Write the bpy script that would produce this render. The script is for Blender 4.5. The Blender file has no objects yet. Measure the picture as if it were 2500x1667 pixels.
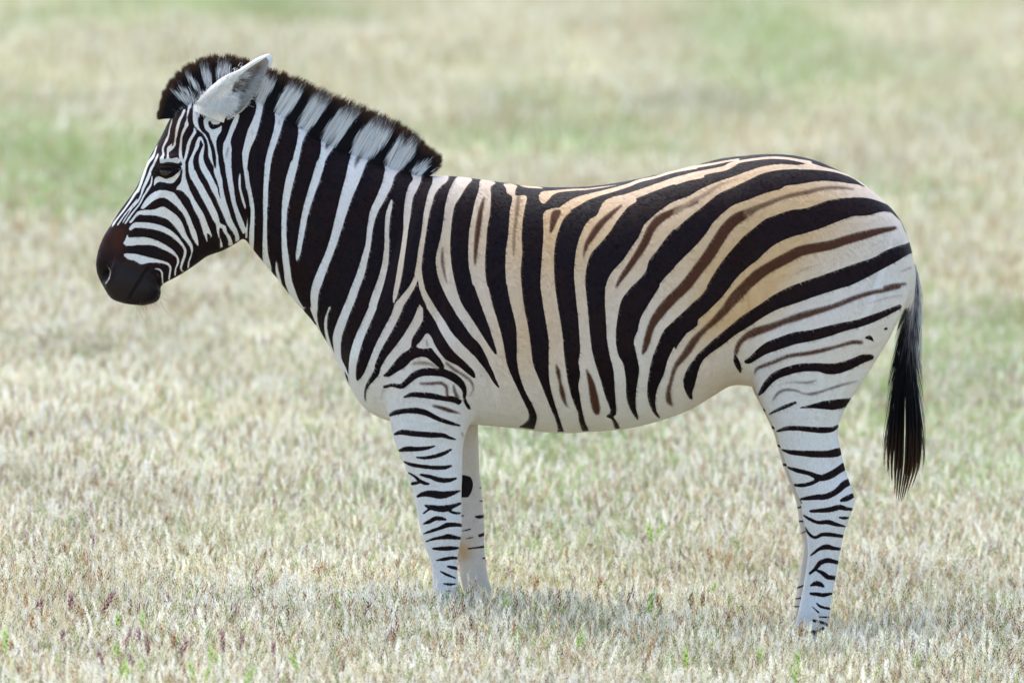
import bpy, bmesh, math, random
import numpy as np
from mathutils import Vector

random.seed(7)
rng = np.random.default_rng(7)
scene = bpy.context.scene
COL = scene.collection

# ---------------------------------------------------------------- camera, light, exposure
U = 1.187e-3                      # metres per drawing unit in the plane of the animal
CAM_Y, PITCH, CZ = -30.0, 0.075, 0.809
DIST = -CAM_Y / math.cos(PITCH)
cam_loc = np.array([0.0, CAM_Y, CZ - CAM_Y * math.tan(PITCH)])
cam_fwd = np.array([0, math.cos(PITCH), -math.sin(PITCH)])
cam_up = np.array([0, math.sin(PITCH), math.cos(PITCH)])
cam = bpy.data.cameras.new('camera')
cam_ob = bpy.data.objects.new('camera', cam)
COL.objects.link(cam_ob)
cam_ob.location = cam_loc
cam_ob.rotation_euler = (math.pi / 2 - PITCH, 0, 0)
cam.sensor_width = 36
cam.lens = 36 * DIST / (2500 * U)
cam.clip_start, cam.clip_end = 1.0, 2000
cam.dof.use_dof = True
cam.dof.focus_distance = DIST - 0.6
cam.dof.aperture_fstop = cam.lens / 1000 / 0.088
scene.camera = cam_ob

SUN_EL, SUN_AZ = math.radians(58), math.radians(-30)   # azimuth from +y (behind the animal) towards +x
world = bpy.data.worlds.new('World')
scene.world = world
world.use_nodes = True
wn = world.node_tree
for n in list(wn.nodes):
    wn.nodes.remove(n)
sky = wn.nodes.new('ShaderNodeTexSky')
sky.sky_type = 'NISHITA'
sky.sun_disc = False
sky.sun_elevation = SUN_EL
sky.sun_rotation = SUN_AZ
bg = wn.nodes.new('ShaderNodeBackground')
bg.inputs['Strength'].default_value = 0.105
wo = wn.nodes.new('ShaderNodeOutputWorld')
wn.links.new(sky.outputs[0], bg.inputs[0])
wn.links.new(bg.outputs[0], wo.inputs[0])
sun = bpy.data.lights.new('sun', 'SUN')
sun.energy = 1.5
sun.angle = math.radians(60)
sun.color = (1.0, 0.95, 0.87)
sun_ob = bpy.data.objects.new('sun', sun)
COL.objects.link(sun_ob)
sd = Vector((math.sin(SUN_AZ) * math.cos(SUN_EL), math.cos(SUN_AZ) * math.cos(SUN_EL), math.sin(SUN_EL)))
sun_ob.rotation_euler = sd.to_track_quat('Z', 'Y').to_euler()
sun_ob.location = (0, 0, 30)
vs = scene.view_settings
vs.view_transform = 'Standard'
vs.look = 'None'
vs.exposure = 1.86
vs.gamma = 1.0
vs.use_curve_mapping = False


def P(px, py, Y=0.0):
    """point of the plane y = Y that is drawn at (px, py)"""
    k = U / DIST
    px, py, Y = np.broadcast_arrays(np.asarray(px, float), np.asarray(py, float), np.asarray(Y, float))
    dx = (px - 1250) * k
    dv = -(py - 833.5) * k
    d = np.stack([dx * DIST / DIST, cam_fwd[1] + dv * cam_up[1], cam_fwd[2] + dv * cam_up[2]], -1)
    t = (Y - cam_loc[1]) / d[..., 1]
    return cam_loc + d * t[..., None]


def to_px(co):
    r = co - cam_loc
    f = r @ cam_fwd
    k = U / DIST
    return np.stack([r[:, 0] / f / k + 1250, 833.5 - (r @ cam_up) / f / k], -1)


_a, _b = P(1090, 1560, -0.12), P(1985, 1605, -0.145)
G_SLOPE = (_b[2] - _a[2]) / (_b[0] - _a[0])
G_Z0 = _a[2] - G_SLOPE * _a[0]


def ground_z(x, y):
    x, y = np.asarray(x, float), np.asarray(y, float)
    fade = np.clip((np.abs(y) - 2) / 6, 0, 1)
    sl = G_SLOPE * np.clip(x, -3, 3)
    w = (0.05 * np.sin(x * 0.5 + 1.3) * np.sin(y * 0.23 + 0.4) + 0.035 * np.sin(x * 1.1 - y * 0.31)
         + 0.03 * np.sin(y * 0.7 + x * 0.35))
    return G_Z0 + sl + w * fade


# ---------------------------------------------------------------- helpers
def tag(o, label=None, cat=None, group=None, kind=None):
    if label: o['label'] = label
    if cat: o['category'] = cat
    if group: o['group'] = group
    if kind: o['kind'] = kind
    return o


def link(name, me, mats=(), parent=None, smooth=True):
    if mats:
        for m in mats:
            me.materials.append(m)
    if smooth and len(me.polygons):
        me.polygons.foreach_set('use_smooth', np.ones(len(me.polygons), bool))
    o = bpy.data.objects.new(name, me)
    COL.objects.link(o)
    if parent is not None:
        o.parent = parent
    return o


def mesh_np(name, V, F):
    """mesh from numpy verts and a list of (n x k) face arrays"""
    me = bpy.data.meshes.new(name)
    V = np.asarray(V, np.float32)
    me.vertices.add(len(V))
    me.vertices.foreach_set('co', V.ravel())
    idx = np.concatenate([np.asarray(f, np.int32).ravel() for f in F])
    cnt = np.concatenate([np.full(len(f), np.asarray(f).shape[1], np.int32) for f in F])
    me.loops.add(len(idx))
    me.loops.foreach_set('vertex_index', idx)
    me.polygons.add(len(cnt))
    me.polygons.foreach_set('loop_start', np.concatenate([[0], np.cumsum(cnt)[:-1]]).astype(np.int32))
    me.update(calc_edges=True)
    me.validate()
    return me


def fattr(me, name, val):
    a = me.attributes.new(name, 'FLOAT', 'POINT')
    a.data.foreach_set('value', np.asarray(val, np.float32).ravel())


def cattr(me, name, col):
    a = me.attributes.new(name, 'FLOAT_COLOR', 'POINT')
    c = np.ones((len(col), 4), np.float32)
    c[:, :3] = col
    a.data.foreach_set('color', c.ravel())


class NT:
    def __init__(self, name):
        self.m = bpy.data.materials.new(name)
        self.m.use_nodes = True
        self.t = self.m.node_tree
        self.bsdf = self.t.nodes['Principled BSDF']

    def n(self, kind, **kw):
        nd = self.t.nodes.new(kind)
        for k, v in kw.items():
            if k.startswith('i_'):
                key = k[2:]
                key = int(key) if key.isdigit() else key.replace('_', ' ')
                self.put(nd.inputs[key], v)
            else:
                setattr(nd, k, v)
        return nd

    def put(self, sock, v):
        if isinstance(v, bpy.types.NodeSocket):
            self.t.links.new(v, sock)
        else:
            sock.default_value = v

    def attr(self, name):
        return self.n('ShaderNodeAttribute', attribute_name=name)

    def math(self, op, a, b=0.0, c=0.0, clamp=False):
        nd = self.n('ShaderNodeMath', operation=op, use_clamp=clamp)
        for i, v in enumerate((a, b, c)):
            self.put(nd.inputs[i], v)
        return nd.outputs[0]

    def mix(self, f, a, b):
        nd = self.n('ShaderNodeMix', data_type='RGBA')
        self.put(nd.inputs['Factor'], f)
        for key, v in (('A', a), ('B', b)):
            s = [q for q in nd.inputs if q.name == key and q.type == 'RGBA'][0]
            self.put(s, (*v, 1) if isinstance(v, tuple) and len(v) == 3 else v)
        return [q for q in nd.outputs if q.type == 'RGBA'][0]

    def step(self, v, lo, hi):
        nd = self.n('ShaderNodeMapRange', interpolation_type='SMOOTHSTEP')
        self.put(nd.inputs['Value'], v)
        nd.inputs['From Min'].default_value = lo
        nd.inputs['From Max'].default_value = hi
        return nd.outputs['Result']

    def noise(self, scale, vec=None, detail=3.0, rough=0.5):
        nd = self.n('ShaderNodeTexNoise')
        nd.inputs['Scale'].default_value = scale
        nd.inputs['Detail'].default_value = detail
        nd.inputs['Roughness'].default_value = rough
        if vec is not None:
            self.t.links.new(vec, nd.inputs['Vector'])
        return nd.outputs['Fac']
# ---------------------------------------------------------------- coat pattern
# The coat is a drawing on a side view of the animal, in units of 1.187 mm (2500 x 1667 of them).
# Every line: a crop (origin, scale) in which its numbers are written.
CR = dict(S=(0, 0, 1.0), A=(200, 100, 4.704), B=(200, 400, 3.92), C=(550, 100, 3.92), D=(600, 400, 3.92),
          E=(750, 750, 3.92), F=(900, 1050, 3.135), G=(1100, 380, 3.92), H=(1100, 700, 3.92),
          I=(1650, 360, 3.92), J=(1650, 700, 3.618), K=(1800, 1050, 2.85), L=(420, 260, 7.84),
          M=(430, 420, 7.84), N=(330, 270, 7.84), O=(230, 420, 8.709))

# light stripes on a dark ground
LIGHT = """
C P 385,310 340,420 285,540 300,640 270,740 215,880 175,1030 165,1110 180,1200 200,1330 225,1450 235,1568 265,1568 245,1460 215,1330 213,1180 235,1050 290,920 330,780 355,650 365,590 420,520 470,420 470,340 420,320
M T 1340,0,80 1370,200,75 1400,350,75 1430,500,75 1455,650,75 1465,800,70 1460,950,75 1450,1100,85 1445,1250,90 1440,1400,85 1440,1500,80
L T 1680,0,120 1650,150,120 1590,300,110 1520,450,120 1460,620,100 1420,780,95 1400,900,110 1395,1000,90 1400,1150,75 1420,1300,70 1440,1450,75 1460,1568,75
C P 600,410 540,500 490,620 475,680 478,760 460,870 430,970 400,1080 380,1180 372,1300 368,1420 370,1568 405,1568 410,1400 425,1240 450,1100 490,980 530,860 560,760 610,700 680,600 730,520 740,460 690,430 650,400
D T 210,0,55 195,180,45 185,350,38 185,500,36 183,650,38 183,800,45 190,900,58 210,980,60 235,1020,20
D T 293,930,8 295,1000,20 310,1080,30 330,1140,25
C P 840,510 800,570 750,660 710,740 700,800 697,900 680,1000 650,1120 620,1260 590,1400 560,1568 605,1568 640,1400 690,1200 720,1050 745,950 790,870 860,800 930,700 1000,600 1010,550 930,510
D T 460,0,65 420,130,60 390,270,58 372,420,52 365,600,45 368,760,50 380,900,60 395,1020,62 410,1130,65 440,1220,65 480,1310,55 530,1370,30 550,1400,10
C P 1090,670 1010,760 950,850 920,950 915,1050 890,1150 870,1250 835,1370 795,1480 755,1568 818,1568 860,1420 915,1250 970,1120 1030,1030 1110,940 1180,840 1250,740 1300,690 1220,660 1150,650
D T 715,0,80 670,150,75 620,300,68 575,450,60 545,600,55 520,750,48 500,860,42 487,925,8
C P 1400,760 1340,820 1270,880 1230,960 1210,1050 1190,1150 1180,1250 1160,1350 1130,1450 1095,1568 1180,1568 1220,1440 1270,1330 1320,1220 1380,1130 1460,1060 1530,980 1570,910 1600,850 1540,790 1480,740
D T 1065,0,158 1020,150,135 960,320,110 920,460,95 880,600,85 840,740,75 790,880,72 740,1000,78 690,1130,85 660,1230,75 655,1350,62 665,1450,50 690,1530,35 712,1600,25
D T 815,1360,8 795,1430,22 775,1568,20
C P 1660,920 1600,1020 1530,1120 1530,1250 1520,1350 1490,1440 1430,1568 1500,1568 1560,1450 1600,1340 1640,1270 1720,1200 1790,1120 1840,1020 1860,980 1780,940 1730,980
D T 1375,100,100 1350,200,95 1290,330,80 1230,450,72 1200,560,58 1185,650,52 1170,780,50 1140,900,60 1100,1050,72 1050,1180,75 1000,1320,80 940,1450,80 890,1568,75
D T 1395,350,15 1380,420,38 1360,500,45 1350,650,40 1350,780,45 1335,950,55 1300,1100,65 1250,1250,75 1200,1400,75 1150,1540,80 1130,1580,80
D T 1630,80,100 1640,150,75 1600,230,85 1565,320,70 1545,480,65 1530,640,45 1510,800,45 1485,960,50 1460,1110,50 1430,1250,40 1415,1325,10
C P 1780,1270 1790,1220 1850,1170 1940,1160 1930,1220 1870,1290
D T 1865,122,150 1830,190,90 1780,280,65 1755,370,60 1725,500,52 1705,650,45 1680,800,48 1660,950,50 1650,1050,66
D T 1640,1070,40 1590,1180,50 1520,1280,65 1440,1390,80 1390,1500,80 1360,1568,85 1350,1590,85
D T 1665,1060,45 1690,1200,50 1750,1330,65 1820,1450,80 1890,1568,85
D T 1665,1350,10 1668,1400,40 1655,1450,60 1640,1500,80 1620,1568,90
D P 2020,130 1950,250 1910,400 1895,520 1870,680 1840,800 1820,900 1825,1000 1850,1110 1910,1250 1980,1380 2060,1510 2090,1568 2190,1568 2120,1440 2050,1290 2000,1130 1970,980 1955,820 1960,680 1975,520 2000,400 2050,320 2110,220 2165,150 2100,128
G P 285,235 270,330 235,440 210,560 180,720 170,900 175,1050 200,1180 240,1330 300,1450 340,1568 435,1568 400,1430 360,1300 335,1150 330,1000 340,850 350,700 375,560 385,420 385,300 430,262 360,240
G P 505,275 530,310 540,360 585,385 590,430 570,520 560,650 550,780 530,900 525,1050 530,1180 545,1300 575,1420 610,1568 725,1568 700,1400 680,1250 670,1100 685,930 680,780 690,620 710,500 730,400 700,380 650,385 620,380 620,330 635,290 560,270
G T 670,290,10 740,300,15 820,305,15 880,312,8
G P 850,370 880,345 980,335 1150,320 1300,315 1450,298 1650,275 1500,300 1300,328 1200,335 1050,350 980,375 930,430 890,460 860,440 845,400
G T 1050,540,70 1120,490,80 1200,445,85 1290,405,60 1400,370,45 1550,330,38 1700,285,32 1800,245,28 1950,210,22 2156,150,22 2352,118,20
G P 885,600 890,560 915,525 980,505 1060,505 1150,530 1090,590 1040,700 1005,820 990,950 990,1100 1000,1250 1020,1400 1040,1568 915,1568 890,1450 870,1320 860,1200 870,1050 880,900 890,750
I T 0,222,20 200,185,22 350,160,20 480,135,18 600,115,16
I T 0,325,65 150,275,60 300,235,45 450,205,45 530,170,50 600,140,25 750,115,22 900,100,22 1050,105,22 1200,130,26 1280,150,40
G T 2400,190,55 2200,225,60 2000,290,60 1850,345,65 1700,400,75 1600,440,85
G P 1700,370 1480,430 1400,570 1340,605 1280,680 1230,800 1200,920 1185,1080 1185,1200 1200,1320 1205,1450 1215,1568 1310,1568 1300,1400 1290,1250 1290,1150 1310,1030 1350,930 1440,830 1530,720 1580,640 1640,560 1700,490 1780,430
G P 2352,360 2250,400 2120,450 2000,530 1930,590 1850,670 1800,780 1730,880 1650,1000 1550,1110 1500,1200 1480,1330 1485,1450 1495,1568 1600,1568 1610,1450 1640,1350 1700,1280 1800,1190 1870,1100 1900,1000 1980,900 2060,790 2150,690 2250,610 2352,530
I P 0,530 80,500 170,440 260,390 400,330 550,280 700,225 850,180 1000,162 1150,168 1250,160 1300,155 1400,185 1550,225 1700,290 1850,375 1930,440 1850,405 1700,300 1550,245 1400,220 1200,210 1000,215 830,250 700,310 550,380 400,450 300,530 200,610 100,690 0,780
I P 0,1130 100,1030 200,930 300,810 350,730 450,630 560,550 700,500 850,440 1000,400 1050,370 1200,350 1350,325 1500,325 1650,345 1750,360 1850,400 1930,440 2000,500 2060,580 2020,545 1900,500 1800,480 1600,485 1450,510 1250,580 1100,600 950,650 850,690 750,770 650,850 560,950 450,1080 350,1230 280,1350 200,1440 100,1540 0,1640
G P 2352,872 2250,970 2150,1070 2050,1170 1980,1260 1920,1370 1870,1480 1830,1600 2080,1600 2200,1568 2300,1450 2400,1350 2400,850
I P 330,1568 420,1450 500,1350 600,1230 700,1140 780,1080 850,1010 950,930 1100,860 1250,820 1400,770 1550,710 1700,660 1850,650 1950,620 2050,620 2100,660 2150,710 2190,800 2235,900 2130,940 2000,990 1900,1050 1750,1100 1550,1170 1350,1240 1200,1290 1050,1350 900,1440 780,1500 680,1568
I P 960,1568 1100,1510 1300,1440 1500,1380 1650,1330 1800,1260 1950,1180 2100,1100 2270,1010 2350,1100 2350,1568
B P 400,865 500,862 620,890 740,920 820,945 855,985 850,1050 840,1112 828,1110 835,1040 838,990 800,960 720,945 640,945 570,960 500,925 440,910
B T 700,1005,8 740,1010,12 765,1040,14 770,1090,12 775,1145,14
B P 410,740 440,670 445,705 560,700 660,715 760,755 850,810 900,860 928,910 925,960 905,1000 897,1072 885,1072 890,1010 910,950 905,900 860,860 780,820 680,780 560,775 430,785 395,760
B P 450,620 500,565 600,562 700,575 780,600 860,645 920,700 970,770 998,820 995,880 970,950 955,1010 985,1035 960,1030 940,1000 950,940 975,870 970,810 920,750 860,700 780,655 700,630 600,615 510,612 460,640
B P 455,560 500,500 540,455 620,450 690,445 740,420 780,410 830,440 900,490 950,550 980,620 1000,680 1050,760 1063,810 1050,880 1030,940 1022,1000 1010,1000 1020,930 1045,860 1040,810 1010,760 960,700 920,640 870,580 800,520 700,495 600,490 540,490 500,530 465,570
B P 565,425 600,360 650,300 720,260 790,255 860,280 910,330 970,400 1020,480 1060,580 1100,680 1115,790 1090,760 1050,690 1020,600 980,500 930,430 870,370 800,330 750,325 690,350 640,390 590,430
O P 960,830 1100,810 1280,800 1380,760 1470,740 1520,800 1600,860 1750,960 1820,1060 1870,1160 1850,1340 1780,1190 1700,1090 1600,1020 1480,975 1350,935 1200,915 1050,905 950,910 880,960 820,1050 760,1085 745,1060 800,1000 880,900
O P 990,790 1050,700 1150,590 1230,520 1320,450 1390,400 1480,390 1600,415 1700,450 1780,550 1850,640 1850,830 1750,730 1640,640 1500,540 1420,530 1320,580 1220,630 1100,710
O T 1075,20,40 1020,150,45 985,270,50 930,380,45 860,480,45 790,590,40 700,720,35 620,830,35 540,930,35 470,1020,35 410,1110,40 380,1160,15
O T 1190,30,50 1150,140,45 1100,250,40 1050,340,40 1020,430,30 980,530,30 930,620,35 860,710,25 780,800,22 720,900,20 660,990,22 610,1070,20
O T 915,560,10 870,640,25 800,720,25 720,820,25 640,920,28 570,1020,28 510,1110,28 485,1150,10
O T 1230,70,10 1225,180,22 1200,290,28 1130,400,30 1060,500,35 1010,600,32 960,690,30 880,790,30 800,890,35 730,990,35 670,1080,30 640,1110,10
N T 710,160,12 685,260,22 655,370,22 640,470,30 600,570,45 560,650,35 530,740,35 540,830,35 530,880,40
N P 485,890 530,870 555,940 605,900 610,790 615,710 660,670 740,615 780,620 775,660 730,730 660,790 640,800 645,900 680,925 760,910 810,905 845,950 855,1000 800,1010 700,990 600,990 530,1010 480,1010 470,950
N T 940,0,50 905,90,45 860,170,50 825,270,50 800,370,50 785,470,40 770,560,25 760,620,25
N T 780,60,15 775,130,10
N T 445,640,8 400,720,20 370,820,35 330,900,50 260,990,45 210,1100,40 170,1220,45 130,1340,45 90,1450,45 50,1550,45
N T 440,800,8 430,860,25 400,930,40 360,1020,40 310,1110,45 270,1200,35 230,1310,45 190,1400,40 150,1500,40 130,1568,35
N T 320,1250,12 315,1340,20 290,1430,25 240,1500,30 210,1568,30
N P 355,1470 365,1350 400,1280 480,1260 560,1275 640,1275 720,1260 790,1190 850,1100 890,1070 915,1110 870,1150 850,1230 790,1320 720,1385 620,1390 530,1370 440,1370 390,1410 345,1475
L P 410,400 450,440 465,500 420,570 380,640 340,760 310,880 280,990 250,1070 255,1200 260,1350 300,1480 330,1568 95,1568 150,1490 190,1390 205,1250 210,1200 180,1190 160,1160 200,1120 190,1080 150,1030 135,960 130,880 150,700 170,560 200,460 240,380 245,330 280,250 290,120 310,0 350,0 330,80 300,200 300,290 320,350 290,400 240,490 200,580 190,700 185,850 195,950 215,1020 240,960 270,820 290,720 330,620 380,540 420,460
L P 530,575 560,600 530,680 510,780 460,870 420,950 400,1050 410,1150 450,1270 520,1400 580,1500 620,1568 480,1568 420,1470 360,1360 325,1250 315,1100 335,1020 380,920 430,800 460,690 500,600
L P 550,570 580,620 620,740 610,850 600,950 610,1050 650,1150 720,1270 780,1390 830,1480 870,1568 740,1568 680,1430 600,1300 540,1170 515,1050 520,950 560,830 600,740 570,680 550,610
L P 410,0 1100,0 1100,130 1010,170 985,230 980,300 950,400 940,480 880,560 850,650 845,750 860,850 880,950 890,1070 910,1180 930,1300 960,1400 975,1568 905,1568 870,1450 830,1300 790,1150 740,1050 700,950 695,850 685,720 650,620 600,540 540,480 490,440 430,370 405,280 400,150
L P 1220,150 1290,160 1260,290 1200,440 1140,580 1120,700 1140,800 1135,950 1135,1150 1150,1350 1165,1568 1085,1568 1060,1400 1030,1250 1010,1100 980,950 975,830 985,720 1040,600 1090,470 1120,380 1180,250
M T 1010,0,110 1030,150,105 1060,310,90 1080,450,85 1110,600,80 1160,760,85 1210,900,100 1260,1030,100 1290,1120,75 1290,1180,20
M T 1220,20,10 1215,150,40 1220,300,40 1250,430,40 1285,560,45 1320,680,30 1330,710,8
M T 1360,800,10 1365,950,15 1350,1100,35 1345,1250,35
M P 120,0 180,0 185,130 230,280 300,420 370,560 450,680 520,800 570,920 610,1030 660,1150 690,1250 640,1200 590,1160 600,1350 560,1260 520,1150 490,1050 450,920 400,820 350,730 300,620 260,520 200,450 150,390 80,345 10,320 30,270 90,210 110,100
M P 245,0 380,0 430,120 510,250 590,400 660,520 720,650 780,770 820,900 840,980 900,1010 950,1040 975,1150 1030,1220 1080,1350 1090,1390 1010,1410 1000,1310 960,1220 910,1150 880,1080 830,1070 830,1220 870,1330 890,1440 850,1440 840,1300 790,1180 775,1080 760,1000 700,900 650,800 590,680 530,570 460,440 400,320 330,200 270,100
M P 520,0 635,0 690,110 750,230 790,340 830,480 870,570 840,440 820,300 790,180 740,60 725,0 840,0 870,200 910,380 950,550 1000,700 1040,840 1090,960 1150,1070 1190,1170 1210,1300 1140,1330 1130,1230 1080,1140 1040,1090 980,1000 920,860 870,750 820,640 770,510 700,390 650,280 600,160 550,70
A P 1210,720 1080,650 1040,590 1060,570 1150,600 1250,670 1260,690
A P 1110,520 1160,530 1230,580 1300,640 1310,690 1260,660 1190,610 1130,560
A P 1190,400 1230,370 1280,430 1330,500 1370,570 1380,600 1340,600 1290,540 1220,460
A P 1350,310 1400,280 1460,320 1480,400 1500,500 1490,540 1440,560 1410,480 1380,400
A P 1550,290 1600,240 1680,230 1700,330 1690,390 1600,430 1560,460 1540,400
A T 1250,690,45 1235,760,35
"""
# dark stripes on a light ground
DARK = """
L P 590,90 640,100 655,170 640,220 610,260 610,340 640,440 700,500 740,600 780,700 820,820 840,950 850,1100 835,1200 800,1130 770,1000 755,880 720,740 680,620 640,540 570,480 520,400 495,290 500,220 540,150
L P 695,340 700,290 750,270 760,330 820,345 880,345 930,300 970,250 970,340 930,380 860,425 790,440 730,420
L T 830,220,25 835,245,15
N T 700,680,22 735,640,25
E P 0,0 -40,20 60,150 90,170 62,105 25,0
E P 100,0 92,80 115,200 180,330 240,440 295,540 260,480 200,370 168,240 165,120 200,20 205,0
E P 225,0 195,80 190,200 215,320 255,430 285,520 260,430 245,300 265,200 345,0
E P 430,0 345,230 322,330 325,480 370,580 392,640 398,560 410,450 450,310 520,150 590,0
E P 670,0 590,180 530,330 490,470 465,590 470,700 490,700 540,640 590,520 650,370 720,230 800,80 830,0
E P 920,0 850,150 780,280 710,400 650,540 640,600 570,720 545,800 550,920 575,1000 600,1005 570,940 560,860 575,780 640,700 690,640 700,590 760,480 840,380 920,270 1000,140 1050,30 1055,0
E P 1105,0 1105,120 1060,205 1000,310 985,390 900,450 830,530 760,620 725,655 780,665 850,625 940,570 1000,510 1070,478 1140,482 1190,520 1250,570 1300,600 1310,560 1270,490 1220,430 1190,390 1160,390 1100,395 1045,375 1090,320 1130,260 1155,252 1190,290 1220,360 1280,450 1340,510 1440,560 1540,640 1605,680 1600,620 1520,530 1420,440 1340,340 1280,240 1230,140 1180,60 1140,0
E P 1225,0 1300,110 1390,250 1480,350 1570,440 1660,520 1720,600 1770,680 1810,725 1790,640 1740,540 1690,450 1640,360 1570,270 1500,170 1430,70 1390,0
E T 740,760,30 820,745,35 900,755,50 960,710,60 1030,650,70 1120,620,75 1220,620,75 1310,630,80 1400,670,80 1470,730,70 1505,800,45 1505,880,30 1540,950,35 1560,975,10
E T 930,860,20 1000,835,45 1100,840,55 1200,850,60 1300,870,50 1400,880,60 1450,905,50 1470,890,20
E T 795,1030,30 850,1005,50 950,990,50 1060,990,60 1150,1015,55 1250,1065,45 1350,1100,40 1460,1132,18
E T 835,1215,20 900,1195,50 1000,1205,55 1100,1215,55 1200,1220,55 1300,1225,45 1370,1250,30 1425,1265,10
E T 880,1370,25 950,1355,50 1050,1355,45 1150,1345,35 1225,1325,12
E T 1045,1435,15 1120,1440,30 1220,1425,38 1310,1395,38 1375,1360,22
E T 360,620,10 380,670,18 400,730,10
F T 270,240,12 320,260,28 400,275,30 500,285,32 580,285,32 630,272,20
F T 400,340,20 470,355,32 540,378,40 610,382,35 668,368,18
F T 305,325,12 350,350,20 390,385,28 430,405,28 462,410,15
F T 335,408,28 380,400,25
F T 375,505,20 420,488,40 480,485,55 550,495,60 620,485,45 700,462,12
F T 435,575,18 480,590,40 550,600,50 600,595,50 660,575,30 700,560,22
F T 420,635,15 460,605,20
F T 610,610,20 650,630,22 698,633,18
F T 420,715,14 460,700,30 510,675,35 560,675,30 588,682,18
F T 420,792,10 480,770,25 540,750,28 600,725,40 650,722,35 705,725,28
F T 440,850,12 500,830,22 560,820,30 610,812,42 660,820,32 702,825,22
F T 490,905,15 550,905,32 620,902,35 685,900,18
F T 515,995,10 580,985,28 640,975,25 680,978,20
F T 600,1040,12 640,1048,28 680,1058,22
F T 545,1075,8 590,1100,22 665,1130,12
F T 575,1172,12 620,1178,22 670,1175,10
F T 590,1230,10 610,1228,16 630,1228,8
F T 600,1275,8 650,1270,12
H P 50,0 100,150 210,320 300,460 370,570 430,650 445,640 425,560 390,450 350,330 290,170 230,0
H P 0,170 50,280 160,430 270,540 340,660 380,760 410,830 470,970 420,930 350,820 290,740 200,630 100,530 0,420
H P 360,0 400,170 450,330 500,520 530,700 560,800 610,910 680,1060 740,1190 745,1260 700,1310 650,1345 700,1400 780,1400 815,1310 825,1240 790,1140 730,1030 680,910 650,800 635,680 635,550 630,400 600,260 560,100 545,0
H P 680,0 700,180 740,380 765,560 790,740 840,870 900,1020 960,1170 1000,1260 1025,1360 1010,1420 1090,1420 1060,1310 1030,1220 1000,1120 965,1000 945,880 940,700 940,520 920,380 890,200 860,0
H P 1000,0 1020,150 1050,330 1075,500 1085,640 1105,800 1130,950 1170,1090 1215,1200 1230,1290 1270,1400 1330,1400 1290,1300 1260,1180 1240,1060 1225,950 1240,830 1225,720 1240,620 1235,500 1225,330 1205,150 1190,0
H P 1290,0 1310,200 1330,420 1350,600 1380,720 1430,880 1480,1050 1530,1190 1490,1240 1540,1270 1580,1380 1630,1380 1590,1290 1560,1240 1585,1220 1580,1080 1570,950 1560,800 1530,680 1500,520 1490,350 1480,200 1480,0
H P 1730,0 1640,120 1600,280 1580,480 1600,640 1650,740 1675,880 1680,1040 1700,1130 1740,1210 1790,1280 1795,1240 1775,1160 1775,1020 1795,880 1805,780 1780,650 1755,520 1790,420 1820,300 1900,160 2000,0
H P 2352,130 2250,220 2130,330 2040,420 1985,540 1930,680 1895,850 1880,1020 1910,1150 1960,1230 2005,1265 2000,1240 1970,1180 1960,1080 1985,960 2040,840 2080,700 2150,560 2230,470 2300,420 2352,380
H P 2352,680 2290,740 2240,840 2225,920 2250,1010 2290,1075 2310,1070 2305,1010 2340,900 2352,860
J P 280,0 480,0 400,100 290,210 180,310 90,420 30,500 0,550 0,290 60,230 150,140 220,80
J P 1000,0 850,80 720,170 580,260 460,360 350,450 250,540 180,610 130,700 100,790 75,840 80,900 110,960 140,1000 150,985 145,940 170,860 200,740 240,650 320,580 420,510 520,430 650,350 770,270 900,200 1050,150 1250,80 1500,0
J P 1985,155 1900,185 1750,240 1600,290 1400,330 1200,380 1050,400 900,450 800,490 720,550 650,620 605,650 610,675 650,680 720,640 800,595 900,560 1050,510 1200,480 1350,440 1500,390 1650,350 1800,290 1900,240 1995,185
J T 520,600,15 535,660,50 560,720,40 570,755,15
J T 1725,620,50 1650,635,75 1550,680,85 1450,715,95 1350,725,95 1250,710,75 1100,715,75 980,745,75 880,785,70 810,850,60 760,920,45 730,955,15
J T 1560,990,20 1500,1020,70 1400,1040,90 1300,1045,70 1200,1055,35 1100,1068,12
J T 1055,1022,25 960,1060,35 880,1095,25 825,1125,15
J T 895,1275,20 980,1250,40 1100,1250,45 1200,1260,50 1300,1265,55 1380,1258,45 1435,1225,20
J T 1840,375,12 1860,370,25
J T 1680,450,20 1715,450,38 1740,475,12
K T 310,135,12 370,152,32 450,160,40 540,165,48 630,165,50 690,155,60 715,145,50
K T 350,258,15 420,280,32 500,300,32 580,330,45 640,315,52 700,280,50 745,250,55
K T 390,380,18 450,382,28 510,370,28 560,345,30
K T 432,480,10 470,475,25 550,465,38 620,460,42 690,425,42 740,380,50 775,360,50
K T 430,480,10 445,505,12
K T 722,488,20 760,475,38 800,455,35
K T 510,562,20 580,558,30 650,550,38 710,535,38 760,545,28 805,550,18
K T 710,605,12 740,610,22 770,608,16
K T 460,590,10 500,615,22 560,640,25 630,638,35 690,655,28 750,668,12
K T 470,672,8 500,720,20 540,745,22 590,725,28 650,725,30 740,738,22
K T 510,870,10 530,855,18 570,825,25 620,810,38 670,820,28 718,825,20
K T 505,995,18 540,965,25 580,920,35 630,905,35 695,918,28
K T 545,970,12 590,990,30 630,1020,35 675,1025,32
K T 510,1080,12 545,1065,35 575,1070,35 600,1085,18
K T 510,1135,20 560,1140,28 600,1145,30 655,1135,18
K T 550,1200,10 580,1225,20 640,1240,18
K T 520,1225,8 565,1265,14
K T 570,1297,10 635,1300,14
K T 520,1320,20 600,1340,22 630,1360,20
K T 500,1400,30 560,1410,40 600,1380,30
"""
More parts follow.
